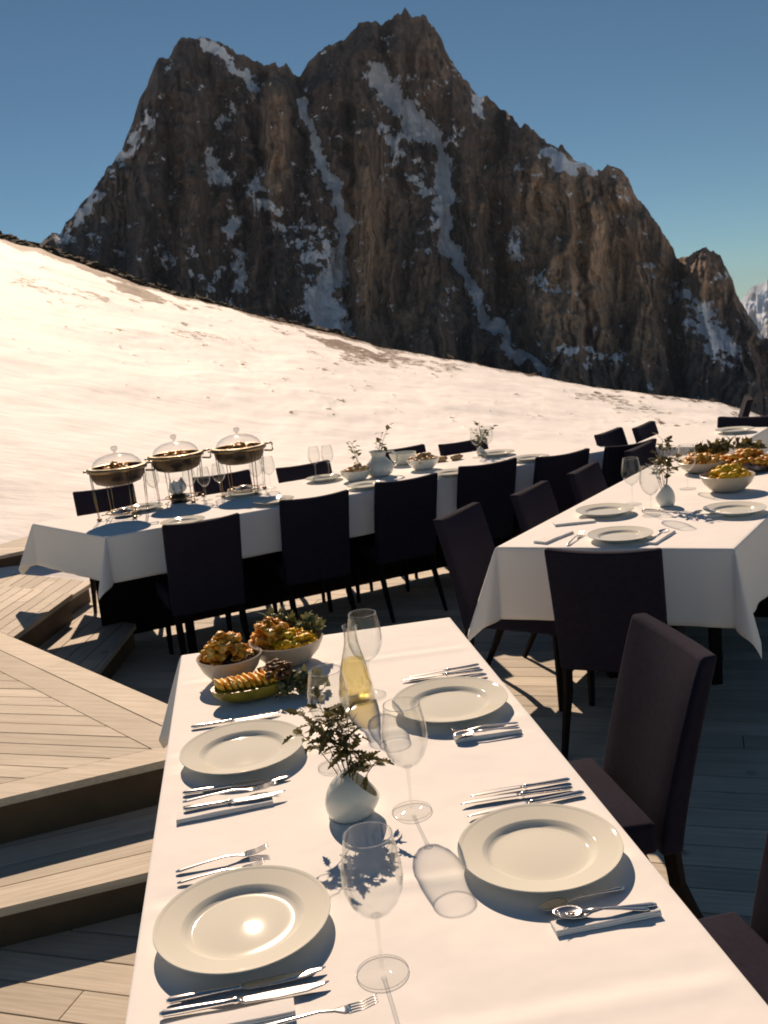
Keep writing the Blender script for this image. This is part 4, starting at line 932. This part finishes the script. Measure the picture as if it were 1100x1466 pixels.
# big bowl behind
p = bowl(414, 948, .115, .075, 'wide cream bowl of golden food behind the squash on the nearest table')
heap('golden_pieces', 'golden and yellow food filling the wide cream bowl', 'vegetables', p+Vector((.016, -.008, .062)), (.078, .074), .042, 120, .0115, M['yellow'], 13, amp=.85)
heap('roasted_pieces', 'reddish roasted pieces piled at the left of the wide cream bowl', 'roast', p+Vector((-.045, .01, .066)), (.062, .060), .08, 90, .0125, M['roast'], 14, amp=.85)
def greens(name, label, c, spread, h, n, L, w, seed, mat):
    rng = random.Random(seed); t = thing(name, label, 'greens', c); lf, cr = MB(), MB()
    for i in range(n):
        a = rng.uniform(0, 2*PI); q = math.sqrt(rng.random()); b = Vector((spread[0]*q*math.cos(a), spread[1]*q*math.sin(a), h*(1-q*q)*rng.random()))
        d = Vector((math.cos(a)*q+rng.gauss(0, .4), math.sin(a)*q+rng.gauss(0, .4), .5+rng.random()))
        leaf(lf, b, d, Vector((rng.gauss(0, 1), rng.gauss(0, 1), .4)), L*rng.uniform(.6, 1.2), w*rng.uniform(.7, 1.2), rng.random() < .5, rng.uniform(-.3, .9))
    lf.build('leaves', mat, t, True)
    for i in range(max(3, n//10)):
        a = rng.uniform(0, 2*PI); q = math.sqrt(rng.random()); cr.blob((spread[0]*q*math.cos(a), spread[1]*q*math.sin(a), h*rng.uniform(.1, .9)), (L*.42,)*3, seed+i, .7, 3.0, 3)
    cr.build('florets', mat, t, True); return t
greens('broccoli', 'tall pale green florets at the back left of the wide cream bowl', p+Vector((-.03, .075, .08)), (.05, .025), .075, 70, .030, .022, 15, M['herb'])
greens('leafy_garnish', 'pale green leafy garnish at the back right of the wide cream bowl', p+Vector((.065, .06, .075)), (.04, .03), .045, 60, .028, .019, 16, M['herb'])
greens('leafy_garnish', 'dark leafy garnish lying right of the squash on the cloth', at(432, 992)+Vector((0, 0, .012)), (.07, .05), .045, 130, .030, .019, 17, M['garnish'])
# stuffed half squash
sp = at(362, 1000); sq = thing('stuffed_squash', 'half squash filled with sliced golden flesh in front of the left bowl', 'squash', sp+Vector((0, 0, .0015)), R(14))
mb = MB(); vs_, fs = [], []; n = 40; rows = 10
for k in range(rows+1):
    a = PI/2*k/rows
    for i in range(n):
        t = 2*PI*i/n; rx, ry = .122*(1+.08*math.cos(t)), .058*(1-.12*math.cos(t)); vs_.append((rx*math.cos(t)*math.sin(a)**.7, ry*math.sin(t)*math.sin(a)**.7, .045*(1-math.cos(a))))
for k in range(rows):
    for i in range(n): j = (i+1) % n; fs.append((k*n+i, k*n+j, k*n+n+j, k*n+n+i))
fs.append(tuple(range(n))[::-1]); fs.append(tuple(rows*n+i for i in range(n))); mb.add(vs_, fs); mb.build('shell', M['peel'], sq, True, auto=50)
rng = random.Random(4)
for i in range(11):
    x = -.085+i*.0165; wd = .046*math.sqrt(max(.1, 1-(x/.125)**2)); mb = MB()
    mb.blob((x, .004, .048), (.0095, wd, .024), 60+i, .28, 1.7, 3, Matrix.Rotation(-.35+rng.uniform(-.1, .1), 3, 'Y') @ Matrix.Rotation(.25, 3, 'Z')); mb.build('slice', M['squash'], sq)
mb = MB()
for i in range(34): mb.blob((.075+rng.gauss(0, .018), rng.gauss(0, .022), .05+rng.random()*.034), (.0115, .009, .008), 90+i, .7, 2, 2)
mb.build('filling', M['darkcrust'], sq)
# food on the right table
p = bowl(1042, 703, .135, .085, 'deep cream bowl of yellow food on the right table')
heap('yellow_salad', 'yellow food heaped in the deep bowl on the right table', 'vegetables', p+Vector((0, .0, .07)), (.10, .09), .06, 46, .022, M['yellow'], 21)
p = bowl(1006, 676, .14, .065, 'shallow cream dish of roasted pieces behind the deep bowl on the right table')
heap('roasted_pieces', 'roasted pieces in the shallow dish on the right table', 'roast', p+Vector((.0, .0, .055)), (.115, .10), .055, 60, .022, M['roast'], 22)
pl = at(1078, 672); pt = MB().lathe([(.0005, .004), (.15, .004), (.2, .014), (.27, .022), (.272, .018), (.2, .009), (.15, 0), (.0005, 0)], 64, sq=(1.0, .55)).build('platter', M['darksteel'], None); pt.location = pl+Vector((0, 0, .0015)); pt.rotation_euler = (0, 0, R(20)); tag(pt, 'dark oval platter at the right edge of the right table', 'platter')
heap('roasted_pieces', 'glazed roasted pieces spread over the dark oval platter', 'roast', pl+Vector((-.02, .03, .03)), (.26, .13), .07, 80, .026, M['roast'], 23)
p = at(1015, 656); greens('leafy_garnish', 'dark leafy garnish behind the roasted pieces on the right table', p+Vector((.12, .0, .03)), (.22, .06), .07, 150, .05, .03, 24, M['leaf'])
heap('roasted_pieces', 'small golden pieces at the far edge of the right table, left of the dark garnish', 'roast', p+Vector((-.02, 0, .025)), (.11, .05), .04, 40, .02, M['roast'], 25)
# food on the long table
p = bowl(511, 688, .105, .07, 'small white bowl of golden bites left of the pitcher', 'ceramic')
heap('golden_bites', 'golden bites in the small bowl left of the pitcher', 'food', p+Vector((0, 0, .06)), (.085, .08), .045, 36, .02, M['bread'], 26)
p = bowl(607, 672, .115, .075, 'wide white bowl of golden bites right of the pitcher', 'ceramic')
heap('golden_bites', 'golden bites in the wide bowl right of the pitcher', 'food', p+Vector((0, 0, .065)), (.095, .09), .045, 40, .02, M['bread'], 27)
bowl(578, 665, .10, .085, 'empty white bowl behind the wide bowl of golden bites', 'ceramic')
p = at(641, 660)
for i, (dx_, dy_, lb) in enumerate([(-.05, 0, 'left of two bread pieces lying right of the wide bowl on the long table'), (.07, .01, 'right of two bread pieces lying right of the wide bowl on the long table')]):
    o = MB().blob((0, 0, .018), (.055, .028, .022), 70+i, .25, 1.6, 3, Matrix.Rotation(.5*i, 3, 'Z')).build('bread_piece', M['bread']); o.location = p+Vector((dx_, dy_, .001)); tag(o, lb, 'bread', 'bread pieces')
# folded napkin flower before the second chafing dish
p = at(257, 719); nf = thing('napkin_flower', 'white napkin folded to a pointed flower in a dark holder before the second glass-lidded dish', 'napkin', p+Vector((0, 0, .0015)))
MB().lathe([(.0005, 0), (.05, 0), (.055, .02), (.045, .05), (.03, .06), (.0005, .06)], 24).build('holder', M['darksteel'], nf)
mb = MB(); rng = random.Random(2)
for i in range(7):
    a = 2*PI*i/7; leaf(mb, Vector((.015*math.cos(a), .015*math.sin(a), .05)), Vector((math.cos(a)*.55, math.sin(a)*.55, 1)), Vector((math.cos(a), math.sin(a), .2)), .10*rng.uniform(.8, 1.1), .085, False, .3)
mb.build('petals', M['snowpile'], nf, True, solid=.002)

# ------------------------------------------------------------------ chafing dishes
def make_chafer():
    t = thing('chafing_dish', 'c', 'chafing dish', (0, 0, 0), 0, 'glass-lidded chafing dishes'); HZ = .288; r = .172
    MB().lathe([(.0005, HZ-.088), (.09, HZ-.086), (.135, HZ-.070), (.160, HZ-.035), (r-.005, HZ+.005), (r-.004, HZ+.022), (r-.008, HZ+.022), (.153, HZ-.034), (.125, HZ-.066), (.0005, HZ-.078)], 48).build('pan', M['darksteel'], t)
    MB().lathe([(r-.002, HZ+.002), (r+.010, HZ+.004), (r+.012, HZ+.024), (r+.004, HZ+.028), (.150, HZ+.029), (.146, HZ+.024), (r-.002, HZ+.002)], 48).build('rim_band', M['wire'], t)
    for sx in (-1, 1):
        if sx < 0: MB().tube([(-r-.004, 0, HZ+.016), (-r-.022, 0, HZ+.014), (-r-.03, 0, HZ+.012)], .006, 8).build('handle', M['wire'], t); continue
        MB().tube([(sx*(r+.006), 0, HZ+.022), (sx*(r+.046), 0, HZ+.026), (sx*(r+.052), 0, HZ+.02), (sx*(r+.052), 0, HZ-.022), (sx*(r+.046), 0, HZ-.028), (sx*(r-.004), 0, HZ-.020)], .0062, 8).build('handle', M['wire'], t)
    lid = MB().lathe([(.150, HZ+.028), (.148, HZ+.042), (.132, HZ+.068), (.100, HZ+.090), (.056, HZ+.103), (.012, HZ+.108)], 56).build('lid', M['glass'], t)
    MB().lathe([(.010, HZ+.108), (.008, HZ+.119), (.019, HZ+.129), (.023, HZ+.140), (.016, HZ+.151), (.0005, HZ+.154)], 24).build('knob', M['knobglass'], lid)
    for k in range(4):
        a = PI/4-.38+PI/2*k; c, s = math.cos(a), math.sin(a); mb = MB()
        for o_ in (-.012, .012):
            mb.tube([(c*(r+.002)-s*o_, s*(r+.002)+c*o_, HZ+.012), (c*(r-.006)-s*o_, s*(r-.006)+c*o_, .12), (c*(r-.012)-s*o_*.8, s*(r-.012)+c*o_*.8, .012)], .0026, 6)
        mb.blob((c*(r-.012), s*(r-.012), .008), (.017, .017, .009), k, .05, 1, 2); mb.build('leg', M['wire'], t)
    mb = MB(); mb.tube([(.105*math.cos(2*PI*i/32), .105*math.sin(2*PI*i/32), .03) for i in range(33)], .004, 6)
    for k in range(4):
        a = PI/4-.38+PI/2*k; mb.tube([(.1*math.cos(a), .1*math.sin(a), .03), (.143*math.cos(a), .143*math.sin(a), .03)], .003, 6)
    mb.build('base_ring', M['wire'], t)
    MB().lathe([(.0005, .002), (.055, .002), (.06, .01), (.055, .035), (.03, .04), (.026, .05), (.0005, .05)], 28).build('burner', M['steel'], t)
    return t
ch0 = make_chafer(); chl = ['leftmost of the three glass-lidded dishes on tall wire stands', 'middle of the three glass-lidded dishes on tall wire stands', 'rightmost of the three glass-lidded dishes, nearest to the wine glass pair']
fdl = ['brown food under the leftmost glass lid', 'brown food under the middle glass lid', 'brown and green food under the rightmost glass lid']
for i, (px, py) in enumerate([(178, 739), (261, 717), (350, 706)]):
    p = at(px, py)+Vector((0, 0, .0015))
    if i == 0: ch0.location = p; ch0.rotation_euler = (0, 0, R(15)); ch0['label'] = chl[0]
    else: dup(ch0, p, R(15), chl[i])
    heap('chafed_food', fdl[i], 'food', p+Vector((0, 0, .255)), (.115, .115), .075, 70, .021, M['roast'], 30+i, amp=.85)

# ------------------------------------------------------------------ the air
hz = MB().box((2500, 8800, -110), (12000, 20000, 940)).build('haze', bpy.data.materials.new('air'), None, False); tag(hz, 'thin blue mountain air', 'haze', kind='stuff'); hz.display_type = 'WIRE'
am = hz.data.materials[0]; am.use_nodes = True; am.node_tree.nodes.clear(); ao = am.node_tree.nodes.new('ShaderNodeOutputMaterial'); pv_ = am.node_tree.nodes.new('ShaderNodeVolumePrincipled')
pv_.inputs['Color'].default_value = (.55, .75, 1, 1); pv_.inputs['Density'].default_value = .000025; pv_.inputs['Anisotropy'].default_value = 0.0
am.node_tree.links.new(pv_.outputs[0], ao.inputs['Volume'])
